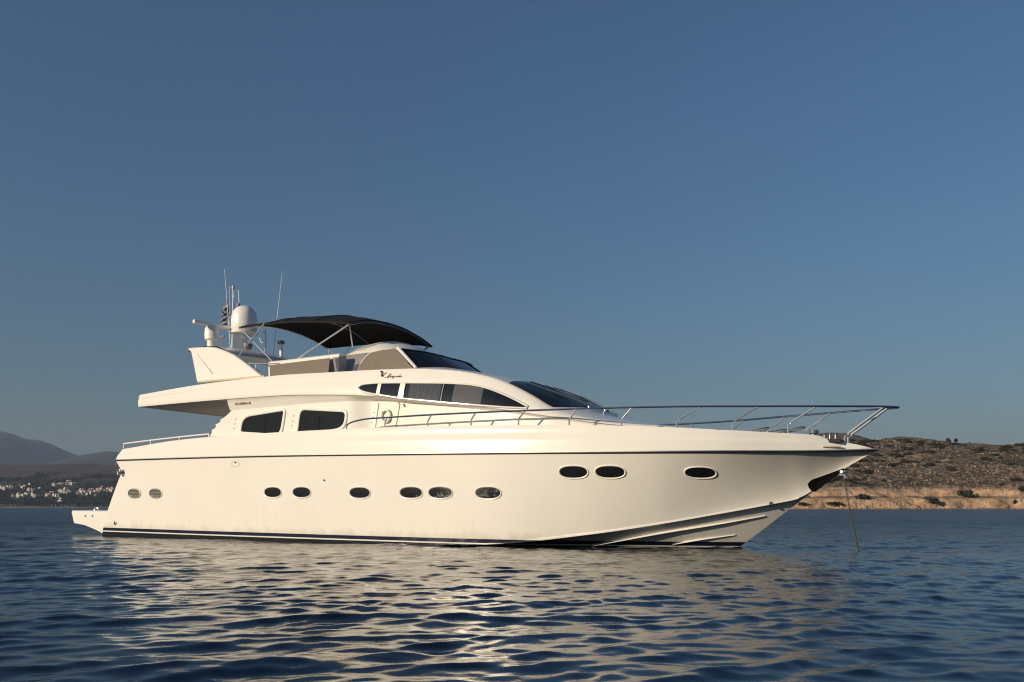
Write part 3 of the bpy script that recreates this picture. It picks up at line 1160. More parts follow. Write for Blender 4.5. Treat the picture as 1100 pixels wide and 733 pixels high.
# bimini: cloth over a steel frame
def bim(s, k):
    """s 0..1 aft to fore, k -1..1 starboard to port"""
    u = 5.66 + 4.45 * s
    zc = float(np.interp(s, [0, .12, .3, .5, .7, .85, .95, 1.0], [6.80, 6.86, 6.90, 6.88, 6.80, 6.68, 6.54, 6.43]))
    ze = float(np.interp(s, [0, .2, .45, .7, .9, 1.0], [6.50, 6.49, 6.47, 6.36, 6.24, 6.14]))
    sag = -.02 * math.sin(s * math.pi * 3) ** 2
    kk = abs(k)
    z = zc + (ze - zc) * (kk ** 2.3) + sag * (1 - kk ** 2)
    return (u + .04 * (1 - kk) * (1 if s > .5 else -1), 1.98 * k, z)
cb_ = MB()
ss, kk_ = np.linspace(0, 1, 41), np.linspace(-1, 1, 37)
topg = [[bim(s, k) for k in kk_] for s in ss]
lowg = [[(p[0], p[1] * .992, p[2] - .022) for p in r] for r in topg]
cb_.grid(topg)
cb_.grid(lowg, flip=True)
for e in (lambda g: g[0], lambda g: g[-1], lambda g: [r[0] for r in g], lambda g: [r[-1] for r in g]):
    cb_.grid([e(topg), e(lowg)])
canopy = cb_.build("bimini_canopy", M['canvas'], YACHT, 50)
# hem valance along the sides
for sgn in (-1, 1):
    MB().grid([[(p[0], p[1] * 1.0, p[2] + .01), (p[0], p[1] * 1.004, p[2] - .05)] for p in (bim(s, sgn) for s in ss)]).build("canopy_hem", M['canvas'], canopy, 50)
for s in (.02, .30, .42, .70, .97):
    MB().tube([(p[0], p[1], p[2] + .004) for p in (bim(s, k) for k in kk_)], .012, 6).build("canopy_seam", M['canvas'], canopy)
fr_ = []
def pole(a, b, r=.022, mid=None):
    pts = [a, b] if mid is None else smooth_path([a, mid, b], 12)
    return MB().tube(pts, r, 8).build("canopy_pole", M['steel'], YACHT)
for sgn in (-1, 1):
    pole((7.42, sgn * 2.0, 5.05), (10.02, sgn * 1.97, 6.13), .024)
    pole((7.42, sgn * 2.0, 5.05), (5.70, sgn * 1.97, 6.47), .020)
    pole((5.62, sgn * 2.06, 5.50), (6.76, sgn * 2.0, 6.50), .020)
    pole((9.75, sgn * 1.5, 5.6), (9.98, sgn * 1.90, 6.14), .018)
pole((5.95, 1.95, 5.30), (5.75, 1.97, 6.46), .022)
for s in (.0, .42, .98):
    MB().tube([(p[0], p[1], p[2] - .045) for p in (bim(s, k) for k in np.linspace(-.98, .98, 17))], .02, 6).build("canopy_bow", M['steel'], YACHT)
# hand rails at the after end of the flybridge
for sgn in (-1, 1):
    hr = MB()
    hr.tube(smooth_path([(5.9, sgn * 2.2, 5.35), (6.4, sgn * 2.2, 5.28), (7.0, sgn * 2.15, 5.24), (7.5, sgn * 2.1, 5.22)], 16), .02, 8)
    hr.tube([(7.45, sgn * 2.15, 4.78), (7.45, sgn * 2.1, 5.22)], .018, 8)
    hr.tube([(6.6, sgn * 2.2, 4.78), (6.6, sgn * 2.18, 5.26)], .018, 8)
    hr.build("flybridge_rail", M['steel'], YACHT)

# ------------------------------------------------------------------ rails of the main deck
def rail_v(u, z=0):
    return -max(bul_out(min(u, L), 1)[0] - .07, .0)
top_rail_px = [(372.3, 461.5), (372.8, 457.5), (376, 454.6), (383, 452.2), (395, 450), (413, 448.8), (432, 447.6), (462, 445.8), (510, 443.4), (560, 441.4), (615, 439.6), (680, 438), (741, 437), (803, 436.8)]
tr = [on(x, y, rail_v) for x, y in top_rail_px]
zn = tr[-1][2]
nose = [(22.35, -.88, zn * .6 + 3.20 * .4), (23.2, -.50, zn * .3 + 3.20 * .7), (23.75, -.28, 3.20), (24.05, -.12, 3.19), (24.12, 0, 3.19)]
def mir(p):
    return (p[0], -p[1], p[2])
star = [tuple(p) for p in tr] + nose
rail_path = smooth_path(star, 130)
full = rail_path + [Vector(mir(p)) for p in rail_path[-2::-1]]
bowrail = MB().tube(full, .024, 8).build("bow_rail", M['rail_steel'], YACHT)
rail_pts = sorted([(p.x, p.y, p.z) for p in rail_path[20:-4]])
rail_at = interp([rail_pts[0]] + [b for a, b in zip(rail_pts, rail_pts[1:]) if b[0] - a[0] > .02])
def rail_xyz(u):
    y, z = rail_at(u)
    return Vector((u, y, z))
for bx, by, txp in ((413.5, 460.5, 416), (459.5, 458.8, 463.5), (506, 457.8, 511), (557, 457.6, 564), (611.5, 457.8, 619), (667.5, 458.8, 679), (726.8, 460.4, 740.5), (787, 463, 803), (846.5, 466.5, 865)):
    u, v, z = on(bx, by, rail_v)
    z = z_top(u) - .01
    ut = on(txp, 438, rail_v)[0] if bx < 700 else u + (.52 if bx < 840 else .60)
    for sgn in (1, -1):
        tpt = rail_xyz(ut)
        zk = z + (tpt.z - z) * (.36 if bx > 600 else .45)
        pts = [(u, v, z - .02), (u, v, zk), (tpt.x, tpt.y, tpt.z)]
        pts = [(p[0], p[1] * sgn, p[2]) for p in (pts[0], pts[1], tuple(Vector(pts[1]) * .93 + Vector(pts[2]) * .07), pts[2])]
        MB().tube(pts, .021, 8).build("stanchion", M['steel'], bowrail)
for sgn in (-1, 1):
    a = (23.02, sgn * .22, 2.36)
    k = (23.02, sgn * .22, 2.58)
    b = (23.85, sgn * .22, 3.19)
    MB().tube([a, k, tuple(Vector(k) * .92 + Vector(b) * .08), b], .026, 8).build("stanchion", M['steel'], bowrail)
# second wire on the port side
wr = MB()
wr.tube([(p[0], -p[1] * 1.0, p[2] - .30) for p in (tuple(rail_xyz(u)) for u in np.linspace(19.3, 23.3, 14))], .008, 6)
wr.build("guard_wire", M['steel'], bowrail)

# stern rail
sr_px = [(133, 480), (133.2, 477.8), (135.5, 476.6), (162, 473.2), (193, 469.6), (224.5, 466.4)]
sv_ = lambda u, z: -(bul_out(max(u - .5, 0.0), 1)[0] - .06)
srp = [on(x, y, sv_) for x, y in sr_px]
srp[0] = (srp[0][0], srp[0][1], z_top(srp[0][0]) - .02)
stern = MB()
for sgn in (1, -1):
    stern.tube([(p[0], p[1] * sgn, p[2]) for p in smooth_path(srp, 40)], .026, 8)
    e = srp[-1]
    stern.tube([(e[0], e[1] * sgn, e[2]), (e[0] + .02, e[1] * sgn, z_top(e[0]) - .02)], .026, 8)
srail = stern.build("stern_rail", M['plastic'], YACHT)
for i in (3, 4):
    p = srp[i]
    for sgn in (1, -1):
        MB().tube([(p[0], p[1] * sgn, p[2]), (p[0], p[1] * sgn, z_top(p[0]) - .03)], .024, 8).build("stanchion", M['plastic'], srail)

# windlass, bollards and fairlead at the bow
wl = MB()
wl.box((22.55, -.52, 2.42), (22.98, -.20, 2.50))
wl.build("fairlead_base", M['rubber'], YACHT)
for x in (22.62, 22.74, 22.86):
    b_ = MB().lathe([(.04, 0), (.03, .04), (.028, .12), (.045, .135), (.04, .15)], (x, -.44, 2.49), 12)
    b_.build("bollard", M['dark_steel'], YACHT)
MB().lathe([(.16, 0), (.16, .06), (.10, .09), (.08, .2), (.12, .23), (.10, .30)], (22.3, 0, 2.46), 18).build("windlass", M['dark_steel'], YACHT)
MB().tube([(22.62, -.64, 2.33), (22.98, -.50, 2.33)], .02, 8).build("fairlead_trim", M['beige'], YACHT)
# coils of hose-like hoops on the foredeck
for cx_, cy_, r_ in ((21.3, .55, .26), (21.75, .5, .24), (21.0, .2, .22)):
    MB().tube([(cx_ + r_ * math.cos(a), cy_ + r_ * math.sin(a), 2.80 + .05 * math.cos(a) + (0.03 if r_ < .25 else 0)) for a in np.linspace(0, 2 * math.pi, 25)[:-1]], .018, 8, True).build("deck_hoop", M['dark_steel'], YACHT)
# anchor roller
MB().tube([(22.93, -.12, 1.78), (22.93, .12, 1.78)], .035, 12).build("anchor_roller", M['steel'], YACHT)
ar = MB()
ar.tube([(22.85, 0, 1.72), (22.98, 0, 1.70), (23.0, 0, 1.63)], .035, 8)
ar.build("anchor_shackle", M['steel'], YACHT)

# side door seams and grab handle on the deckhouse
for (x0, y0, x1, y1) in ((407, 433, 403.2, 460), (429.5, 434, 425, 459)):
    u0, z0 = at(x0, y0, -2.27)
    u1, z1 = at(x1, y1, -2.29)
    MB().tube([(u0, -low_v(u0) - .008, z0), (u1, -low_v(u1) - .02, z1)], .012, 6).build("door_seam", M['seam_line'], YACHT)
u0, z0 = at(428.5, 432.5, -2.4)
MB().tube([(u0 - .02, -2.42, z0 + .02), (u0 + .03, -2.41, z0 - .06)], .025, 10).build("navigation_light", M['beige'], YACHT)
u0, z0 = at(381, 455.7, -2.5)
u1, z1 = at(399, 454, -2.3)

# ---- emblem and lettering
def on_wall_strokes(strokes, r, mat, name, d=.008, flat=False):
    b_ = MB()
    for st_ in strokes:
        pts = []
        for x, y in st_:
            u, v, z = on(x, y, wall_y)
            pts.append((u, v - d, z))
        b_.tube(smooth_path(pts, 4 * len(pts)) if len(pts) > 2 else pts, r, 5)
    return b_.build(name, mat, YACHT, 60)
def wall_shape(px, mat, name, d=.006):
    pts = []
    for x, y in px:
        u, v, z = on(x, y, wall_y)
        pts.append((u, v - d, z))
    return MB().plate(pts, (0, .006, 0)).build(name, mat, YACHT, 0)
wall_shape([(408.0, 399.3), (409.3, 398.5), (411.0, 398.5), (412.0, 399.6), (411.9, 401.0), (411.4, 402.0), (412.2, 402.7), (412.6, 403.8), (411.7, 404.9), (410.2, 405.0), (409.1, 403.8), (409.4, 402.3), (410.0, 401.2), (409.5, 400.2), (408.6, 399.8)], M['black'], "emblem_body")
wall_shape([(411.6, 402.4), (412.6, 401.2), (414.2, 400.3), (416.0, 399.9), (415.2, 401.2), (413.6, 402.5), (412.6, 403.4)], M['grey'], "emblem_wing")
name_strokes = [
    [(413.3, 405.9), (415.5, 405.3), (417.6, 403.6), (419.6, 401.4), (418.4, 403.4), (417.5, 405.2), (416.4, 406.4), (416.9, 405.0), (418.6, 404.4)],   # A
    [(418.6, 405.6), (419.7, 404.0), (420.3, 402.2), (419.6, 404.0), (419.6, 405.5), (420.4, 405.2)],                                                     # l
    [(420.4, 405.2), (421.5, 404.6), (421.6, 404.0), (420.9, 404.4), (420.9, 405.3), (422.0, 405.2)],                                                     # e
    [(423.2, 404.2), (422.3, 404.4), (422.3, 405.2), (423.2, 404.8), (423.0, 406.0), (421.8, 406.8), (422.2, 406.0), (424.0, 404.9)],                     # g
    [(424.0, 405.3), (424.5, 404.2), (425.2, 404.2), (425.2, 405.2)],                                                                                       # r
    [(427.0, 404.2), (426.0, 404.3), (425.9, 405.2), (426.8, 404.9), (427.2, 404.2), (427.1, 405.2)],                                                     # a
    [(429.0, 404.1), (428.0, 404.3), (428.0, 405.2), (428.9, 404.8), (430.2, 402.3), (429.3, 404.5), (429.5, 405.3)],                                     # d
    [(431.2, 404.1), (430.4, 404.4), (430.4, 405.2), (431.2, 405.1), (431.7, 404.4), (431.2, 404.1)],                                                     # o
]
on_wall_strokes(name_strokes, .0085, M['gold'], "yacht_name", .004)
# builder's lettering under the wing
tc = bpy.data.curves.new("model_lettering", 'FONT')
tc.body = "TECHNEMA 82"
tc.size = .105
tc.extrude = .003
tc.shear = .35
to = bpy.data.objects.new("model_lettering_curve", tc)
COL.objects.link(to)
bpy.context.view_layer.update()
me = bpy.data.meshes.new_from_object(to)
bpy.data.objects.remove(to)
lo = bpy.data.objects.new("model_lettering", me)
me.materials.clear()
me.materials.append(M['gold'])
COL.objects.link(lo)
lo.parent = YACHT
u0, z0 = at(251.5, 435.6, -2.58)
lo.location = (u0, -2.565, z0)
lo.rotation_euler = (R(112), 0, 0)

# ------------------------------------------------------------------ things carried by the yacht
yr = Matrix.Rotation(-YA, 4, 'Z')
def carried(name, label, cat, local):
    w = Matrix.Translation((YO[0], YO[1], 0)) @ yr @ Vector(local)
    return thing(name, label, cat, w, -YA)
u, z = at(414.8, 447.2, -2.3)
lbz = carried("lifebuoy", "round white lifebuoy hung on the deckhouse side behind the deck rail", "lifebuoy", (u, -low_v(u) - .05, z))
MB().tube([(.145 * math.cos(a), 0, .165 * math.sin(a)) for a in np.linspace(0, 2 * math.pi, 33)[:-1]], .036, 10, True).build("ring", M['plastic'], lbz)
for k in range(4):
    a0 = math.pi / 4 + k * math.pi / 2
    MB().tube([((.145) * math.cos(a), 0, .165 * math.sin(a)) for a in np.linspace(a0 - .13, a0 + .13, 5)], .038, 10).build("band", M['beige'], lbz)

# flag
FLW, FLH = .62, .95
tf = NT("striped_flag")
uv = tf.coord("UV")
s = tf.xyz(uv)
blue = (0.02, 0.04, 0.15)
white = (0.78, 0.77, 0.75)
stripe = tf.math('GREATER_THAN', tf.math('FRACT', tf.math('MULTIPLY_ADD', s[1], 4.5, .5)), .5)
canton = tf.math('MULTIPLY', tf.math('LESS_THAN', s[0], .37), tf.math('GREATER_THAN', s[1], 4 / 9))
cx_ = tf.math('LESS_THAN', tf.math('ABSOLUTE', tf.math('SUBTRACT', s[0], .185)), .037)
cy_ = tf.math('LESS_THAN', tf.math('ABSOLUTE', tf.math('SUBTRACT', s[1], 6.5 / 9)), .5 / 9)
cross = tf.math('MAXIMUM', cx_, cy_)
fac = tf.mix(canton, stripe, cross)
tf.principled(Base_Color=tf.mix(fac, blue, white), Roughness=.8)
fo = carried("flag", "blue and white striped flag with a white cross hanging limp from the signal mast", "flag", (m1.x - .06, m1.y - .1, m1.z - 1.25))
fm = MB()
nu, nv = 26, 18
rows = []
for i in range(nu):
    q = i / (nu - 1)
    row = []
    for j in range(nv):
        w = j / (nv - 1)
        # hoist is vertical at x = 0; the fly droops and folds
        x = -(.30 * q) - .05 * math.sin(q * 9 + w * 2)
        y = .09 * math.sin(q * 11 + w * 1.5) * (0.3 + q)
        zz = w * .72 - .42 * q ** 1.2 + .25
        row.append((x, y, zz))
    rows.append(row)
fm.grid(rows)
fobj = fm.build("cloth", tf.m, fo, 60, weld=False)
uvl = fobj.data.uv_layers.new(name="UVMap")
for lp2 in fobj.data.loops:
    i, j = divmod(lp2.vertex_index, nv)
    uvl.data[lp2.index].uv = (i / (nu - 1), j / (nv - 1))
MB().tube([(0.0, 0, .0), (0.0, 0, 1.35)], .006, 5).build("halyard", M['plastic'], fo)

# anchor chain
a = Vector((YO[0], YO[1], 0)) + yr @ Vector((22.96, 0, 1.70))
b = Vector((YO[0], YO[1], 0)) + yr @ Vector((23.36, 0, -.35))
chn = tag(bpy.data.objects.new("tmp", None), None)
bpy.data.objects.remove(chn)
cm = MB()
npl = int((b - a).length / .054)
dirv = (b - a).normalized()
s1 = dirv.cross(Vector((0, 1, 0))).normalized()
s2 = dirv.cross(s1).normalized()
for i in range(npl):
    q = (i + .5) / npl
    c0 = a + (b - a) * q + Vector((0, 0, -.10 * math.sin(math.pi * q)))
    w = s1 if i % 2 else s2
    cm.tube([c0 + dirv * (.040 * math.cos(t_)) + w * (.021 * math.sin(t_)) for t_ in np.linspace(0, 2 * math.pi, 11)[:-1]], .0085, 5, True)
chain = cm.build("anchor_chain", M['chain'])
tag(chain, "dark anchor chain running from the bow down into the water", "chain")

# ------------------------------------------------------------------ the sea
def sea_lines():
    ys = [2.0]
    while ys[-1] < 90:
        ys.append(ys[-1] + max(.024, .0042 * ys[-1]))
    while ys[-1] < 12000:
        ys.append(ys[-1] * 1.03)
    back = [2.0]
    stp = .06
    while back[-1] > -500:
        back.append(back[-1] - stp)
        stp *= 1.08
    ys = np.array(back[:0:-1] + ys)
    xs = list(np.arange(0, 9, .045))
    while xs[-1] < 32:
        xs.append(xs[-1] * 1.0065)
    while xs[-1] < 12000:
        xs.append(xs[-1] * 1.04)
    xs = np.array([-x for x in xs[:0:-1]] + xs)
    return xs, ys


xs, ys = sea_lines()
XX, YY = np.meshgrid(xs, ys)
dx = np.gradient(xs)[None, :]
dy = np.gradient(ys)[:, None]
cell = np.maximum(dx, dy)
HZ = np.zeros_like(XX)
PX, PY = np.zeros_like(XX), np.zeros_like(XX)
g2 = np.random.default_rng(5)
for lam, slope, spread, cnt in ((9.0, .006, .5, 4), (4.5, .012, .5, 6), (2.0, .026, .6, 10), (.95, .055, .85, 24), (.52, .082, .95, 36), (.32, .092, 1.1, 40), (.19, .09, 1.2, 44)):
    for i in range(cnt):
        l_ = lam * g2.uniform(.75, 1.3)
        th = R(-76) + g2.normal(0, spread * .55)
        k = 2 * math.pi / l_
        amp = slope * math.sqrt(2.0 / cnt) / k
        kx, ky = k * math.cos(th), k * math.sin(th)
        att = np.clip((l_ / cell - 2.0) / 2.2, 0, 1)
        ph = kx * XX + ky * YY + g2.uniform(0, 6.28)
        # slow patches of stronger and weaker ripples
        gust = .72 + .62 * np.sin(XX * .26 * g2.uniform(.4, 1.6) + YY * .15 + g2.uniform(0, 6.28)) * np.sin(YY * .24 * g2.uniform(.4, 1.6) + g2.uniform(0, 6.28))
        gust = gust if lam < 2 else 1.0
        c_, s_ = np.cos(ph), np.sin(ph)
        HZ += amp * att * gust * c_
        q = 1.15
        PX -= q * amp * att * gust * math.cos(th) * s_
        PY -= q * amp * att * gust * math.sin(th) * s_
verts = np.stack([XX + PX, YY + PY, HZ], -1).reshape(-1, 3).astype(np.float32)
nr, nc = XX.shape
idx = np.arange(nr * nc).reshape(nr, nc)
quads = np.stack([idx[:-1, :-1], idx[:-1, 1:], idx[1:, 1:], idx[1:, :-1]], -1).reshape(-1, 4).astype(np.int32)
me = bpy.data.meshes.new("sea")
me.vertices.add(len(verts))
me.vertices.foreach_set("co", verts.ravel())
me.loops.add(quads.size)
me.loops.foreach_set("vertex_index", quads.ravel())
me.polygons.add(len(quads))
me.polygons.foreach_set("loop_start", np.arange(0, quads.size, 4, dtype=np.int32))
me.update(calc_edges=True)
me.polygons.foreach_set("use_smooth", np.ones(len(quads), bool))
sea = bpy.data.objects.new("sea", me)
COL.objects.link(sea)
tag(sea, "deep blue rippled sea", None, None, "structure")
t = NT("sea_water")
p = t.pos()
dist = t.n("ShaderNodeVectorMath", operation='LENGTH')
t.put(dist.inputs[0], p)
rip = t.noise(t.mapping(p, (5.0, 8.0, 5.0)), 1.0, 5, .6)
mid = t.noise(t.mapping(p, (.9, 1.5, .9)), 1.0, 5, .6)
far = t.ramp(t.math('MULTIPLY', dist.outputs["Value"], 1 / 120.0), [(.10, (0, 0, 0)), (.5, (1, 1, 1))])
b1 = t.n("ShaderNodeBump")
b1.inputs["Strength"].default_value = .12
b1.inputs["Distance"].default_value = .035
t.put(b1.inputs["Height"], rip)
b2 = t.n("ShaderNodeBump")
b2.inputs["Distance"].default_value = .5
t.put(b2.inputs["Strength"], t.math('MULTIPLY', far, .75))
t.put(b2.inputs["Height"], mid)
t.put(b2.inputs["Normal"], b1.outputs[0])
pp = t.principled(Base_Color=(.0012, .0052, .015), Roughness=t.math('MULTIPLY_ADD', far, .20, .03), Normal=b2.outputs[0])
pp.inputs["IOR"].default_value = 1.45
me.materials.append(t.m)


# ------------------------------------------------------------------ value noise for land
def lattice(seed, n=256):
    return np.random.default_rng(seed).random((n, n))
LAT = [lattice(100 + i) for i in range(8)]
def vnoise(x, y, s, k=0):
    x, y = np.asarray(x, float) / s, np.asarray(y, float) / s
    xi, yi = np.floor(x).astype(int), np.floor(y).astype(int)
    fx, fy = x - xi, y - yi
    fx, fy = fx * fx * (3 - 2 * fx), fy * fy * (3 - 2 * fy)
    A = LAT[k % 8]
    g = lambda a, b: A[a % 256, b % 256]
    return (g(xi, yi) * (1 - fx) + g(xi + 1, yi) * fx) * (1 - fy) + (g(xi, yi + 1) * (1 - fx) + g(xi + 1, yi + 1) * fx) * fy
def fbm(x, y, s, o=4, k=0):
    r, a = 0, .5
    for i in range(o):
        r = r + a * (vnoise(x, y, s / 2**i, k + i) - .5) * 2
        a *= .5
    return r


def terrain(name, xs, ys, hf, mat, label):
    X, Y = np.meshgrid(xs, ys)
    Z = hf(X, Y)
    v = np.stack([X, Y, Z], -1).reshape(-1, 3)
    n, m = X.shape
    ii = np.arange(n * m).reshape(n, m)
    q = np.stack([ii[:-1, :-1], ii[:-1, 1:], ii[1:, 1:], ii[1:, :-1]], -1).reshape(-1, 4)
    me = bpy.data.meshes.new(name)
    me.from_pydata(v.tolist(), [], q.tolist())
    me.polygons.foreach_set("use_smooth", np.ones(len(q), bool))
    me.materials.append(mat)
    o = bpy.data.objects.new(name, me)
    COL.objects.link(o)
    return tag(o, label, None, None, "structure")


# near dry hill to the right, with two eroded bluffs at the shore
def shore_y(X):
    return 440 + 7 * fbm(X, X * 0, 60, 3, 2) + np.clip((150 - X) / 60, 0, 3) ** 2 * 16
def hill_h(X, Y):
    d = Y - shore_y(X) + 5.0 * fbm(X, Y, 11, 4, 1)
    left = np.clip((X - 60) / 120, 0, 1)
    left = left * left * (3 - 2 * left)
    low = np.interp(d, [-8, 0, 1.2, 3.5, 5.5, 13, 14.5, 17, 20], [-1.2, -.15, 1.2, 4.6, 5.6, 6.4, 8.2, 10.0, 11.0])
    low = np.where(low > 1.0, low * (1 + .22 * fbm(X, X * 0, 34, 3, 6)), low)
    low += np.where((d > .8) & (d < 20), 1.1 * fbm(X, Y, 7, 4, 3), 0)
    ridge = np.interp(X, [60, 150, 180, 230, 262, 300, 340, 420, 600], [16, 38, 41, 46.0, 46.0, 43.5, 42.5, 48, 52])
    up = np.clip((d - 18) / 150.0, 0, 1)
    up = (1 - (1 - up) ** 1.6)
    high = (ridge - 11) * up + 2.6 * fbm(X, Y, 26, 4, 4) * np.clip((d - 16) / 20, 0, 1) + .8 * fbm(X, Y, 7, 3, 5) * np.clip((d - 16) / 10, 0, 1)
    back = np.clip((d - 170) / 200, 0, 1)
    z = low * (0.35 + .65 * left) + high * left - 8 * back * left
    return np.where(d < -4, -1.2, z)


t = NT("dry_hillside")
p = t.pos()
s = t.xyz(p)
n1 = t.noise(p, .045, 6, .6)
n2 = t.noise(p, .30, 5, .65)
n3 = t.noise(p, 1.1, 4, .6)
ground = t.ramp(n1, [(.30, (.110, .066, .044)), (.45, (.190, .116, .076)), (.58, (.270, .180, .120)), (.75, (.165, .106, .072))])
rock = t.ramp(n2, [(.52, (0, 0, 0)), (.60, (1, 1, 1))])
ground = t.mix(t.math('MULTIPLY', rock, .65), ground, (.36, .285, .205))
brush = t.ramp(t.noise(t.mapping(p, (.5, .3, .7)), 1.0, 5, .62), [(.49, (0, 0, 0)), (.535, (1, 1, 1))])
fine = t.ramp(n3, [(.36, (.45, .45, .45)), (.64, (1.3, 1.3, 1.3))])
mf = t.n('ShaderNodeMix', data_type='RGBA', blend_type='MULTIPLY')
t.put(mf.inputs[0], 1.0)
t.put(mf.inputs[6], ground)
t.put(mf.inputs[7], fine)
ground = mf.outputs[2]
ground = t.mix(t.math('MULTIPLY', brush, .9), ground, (.036, .032, .020))
cl = t.noise(t.mapping(p, (.33, .33, .08)), 1.0, 6, .65)
cliff = t.ramp(cl, [(.28, (.20, .115, .065)), (.42, (.40, .235, .13)), (.55, (.50, .345, .22)), (.72, (.58, .45, .32))])
cliff = t.mix(t.math('MULTIPLY', t.ramp(n3, [(.52, (0, 0, 0)), (.60, (1, 1, 1))]), .7), cliff, (.16, .10, .06))
zz = t.math('MULTIPLY_ADD', n2, 5.0, s[2])
hi = t.ramp(t.math('MULTIPLY', zz, .05), [(.60, (0, 0, 0)), (.72, (1, 1, 1))])
ledge = t.ramp(t.math('MULTIPLY_ADD', n3, .8, s[2]), [(0, (0, 0, 0))])
lz = t.math('ABSOLUTE', t.math('SUBTRACT', t.math('MULTIPLY_ADD', n2, 2.4, s[2]), 7.3))
ledge = t.math('LESS_THAN', lz, t.math('MULTIPLY', n1, .95))
c = t.mix(hi, cliff, ground)
gap = t.ramp(t.noise(p, .09, 3), [(.40, (0, 0, 0)), (.52, (1, 1, 1))])
c = t.mix(t.math('MULTIPLY', t.math('MULTIPLY', ledge, gap), .72), c, (.07, .055, .038))
wet = t.math('LESS_THAN', t.math('MULTIPLY_ADD', n3, .5, s[2]), .75)
c = t.mix(t.math('MULTIPLY', wet, .7), c, (.07, .055, .042))
t.principled(Base_Color=c, Roughness=.95, Normal=t.bump(n3, .8, .6))
M['dry'] = t.m
hx = np.concatenate([np.arange(40, 140, 3.0), np.arange(140, 300, .9), np.arange(300, 620, 4)])
hy = np.concatenate([np.arange(425, 474, .7), np.arange(474, 640, 1.6), np.arange(640, 900, 8)])
terrain("hillside", hx, hy, hill_h, M['dry'], "dry brown hillside with orange eroded bluffs at the water")

# brown hump behind it
def hump_h(X, Y):
    base = 92 * np.exp(-((X - 385) / 150.0) ** 2) * np.clip((Y - 850) / 210, 0, 1) ** .8 * np.clip((1700 - Y) / 500, 0, 1)
    return base + 3.5 * fbm(X, Y, 60, 5, 2) * np.clip((Y - 850) / 60, 0, 1) - 2.0
t = NT("brown_hump")
p = t.pos()
c = t.ramp(t.noise(p, .03, 7, .65), [(.35, (.055, .042, .030)), (.5, (.115, .080, .056)), (.68, (.17, .12, .08))])
t.principled(Base_Color=c, Roughness=.95, Normal=t.bump(t.noise(p, .15, 5), .8, 2.0))
terrain("rear_hill", np.arange(0, 900, 7), np.arange(842, 1750, 9), hump_h, t.m, "farther brown hill behind the bow")

# far land on the left: shore plain, village slope, brown ridge
def land_h(X, Y):
    d = Y - 2000 + 18 * fbm(X, X * 0, 220, 3, 1)
    right = np.clip((-250 - X) / 320, 0, 1)
    right = right * right * (3 - 2 * right)
    z = np.interp(d, [-30, 0, 6, 60, 200, 420, 700, 1000, 1500], [-1.2, -.3, 2.5, 8, 36, 76, 118, 146, 150])
    z = z + np.clip((d - 450) / 300, 0, 1) * (15 * fbm(X, Y, 380, 5, 2)) + 2 * fbm(X, Y, 90, 3, 4) * np.clip(d / 100, 0, 1)
    return np.where(d < -10, -1.2, z * (.08 + .92 * right))
t = NT("far_scrub")
p = t.pos()
s = t.xyz(p)
n1 = t.noise(p, .006, 7, .66)
n2 = t.noise(t.mapping(p, (.03, .008, .03)), 1.0, 5, .6)
c = t.ramp(n1, [(.34, (.022, .026, .017)), (.47, (.050, .036, .026)), (.58, (.100, .060, .042)), (.72, (.062, .045, .030))])
c = t.mix(t.math('MULTIPLY', t.ramp(n2, [(.5, (0, 0, 0)), (.6, (1, 1, 1))]), .65), c, (.022, .026, .016))
lowm = t.ramp(t.math('MULTIPLY_ADD', t.noise(p, .012, 4), 50.0, s[2]), [(0, (0, 0, 0))])
lw = t.math('LESS_THAN', t.math('MULTIPLY_ADD', t.noise(p, .012, 4), 50.0, s[2]), 105.0)
c = t.mix(t.math('MULTIPLY', lw, .8), c, (.018, .024, .014))
sand = t.math('LESS_THAN', s[2], 3.2)
c = t.mix(sand, c, (.20, .16, .12))
t.principled(Base_Color=c, Roughness=.95, Normal=t.bump(n1, .6, 12.0))
terrain("far_shore", np.arange(-2600, -200, 11), np.concatenate([np.arange(1940, 2600, 7), np.arange(2600, 3700, 22)]), land_h, t.m, "dark scrubby far shore rising to a brown ridge")

# mountains
def ridge_from(px, D):
    return interp([((x - 550) / FOC * D, (545 - y) / FOC * D) for x, y in px])
r1 = ridge_from([(-420, 470), (-260, 440), (-120, 448), (-40, 458), (0, 463), (15, 466.5), (28, 471.5), (40, 472.5), (55, 477), (70, 484), (88, 491), (110, 499), (140, 508), (200, 522), (300, 538), (420, 545)], 8500)
r2 = ridge_from([(20, 520), (60, 503), (88, 490.5), (105, 486), (118, 484.5), (130, 486), (160, 492), (200, 497), (260, 508), (340, 524), (450, 540), (560, 546)], 6500)
def mount(rf, D, depth, k):
    v = np.vectorize(rf)
    def h(X, Y):
        prof = v(X[0])[None, :]
        q = np.clip((Y - (D - depth)) / depth, 0, 1)
        q2 = np.clip((D + depth * .8 - Y) / (depth * .8), 0, 1)
        f = np.where(Y < D, q ** .9, q2)
        spur = 1 + .34 * fbm(X, Y, 900, 5, k) * (1 - np.clip(1 - abs(Y - D) / 700.0, 0, 1))
        return prof * f * spur - 1.0 + 12 * fbm(X, Y, 260, 4, k + 1) * np.clip(prof / 120, 0, 1) * f * np.clip(abs(Y - D) / 400.0, 0, 1)
    return h
t = NT("mountain_scrub")
p = t.pos()
n1 = t.noise(p, .0022, 8, .62)
c = t.ramp(n1, [(.35, (.016, .024, .024)), (.5, (.034, .040, .036)), (.66, (.066, .062, .052))])
t.principled(Base_Color=c, Roughness=.95)
terrain("mountains", np.arange(-9500, -800, 60), np.arange(4300, 11200, 75), mount(r1, 8500, 4000, 1), t.m, "high hazy mountain behind the far shore")
terrain("mountains", np.arange(-4200, 500, 40), np.arange(4200, 8700, 60), mount(r2, 6500, 2200, 3), t.m, "lower hazy hump right of the high mountain")


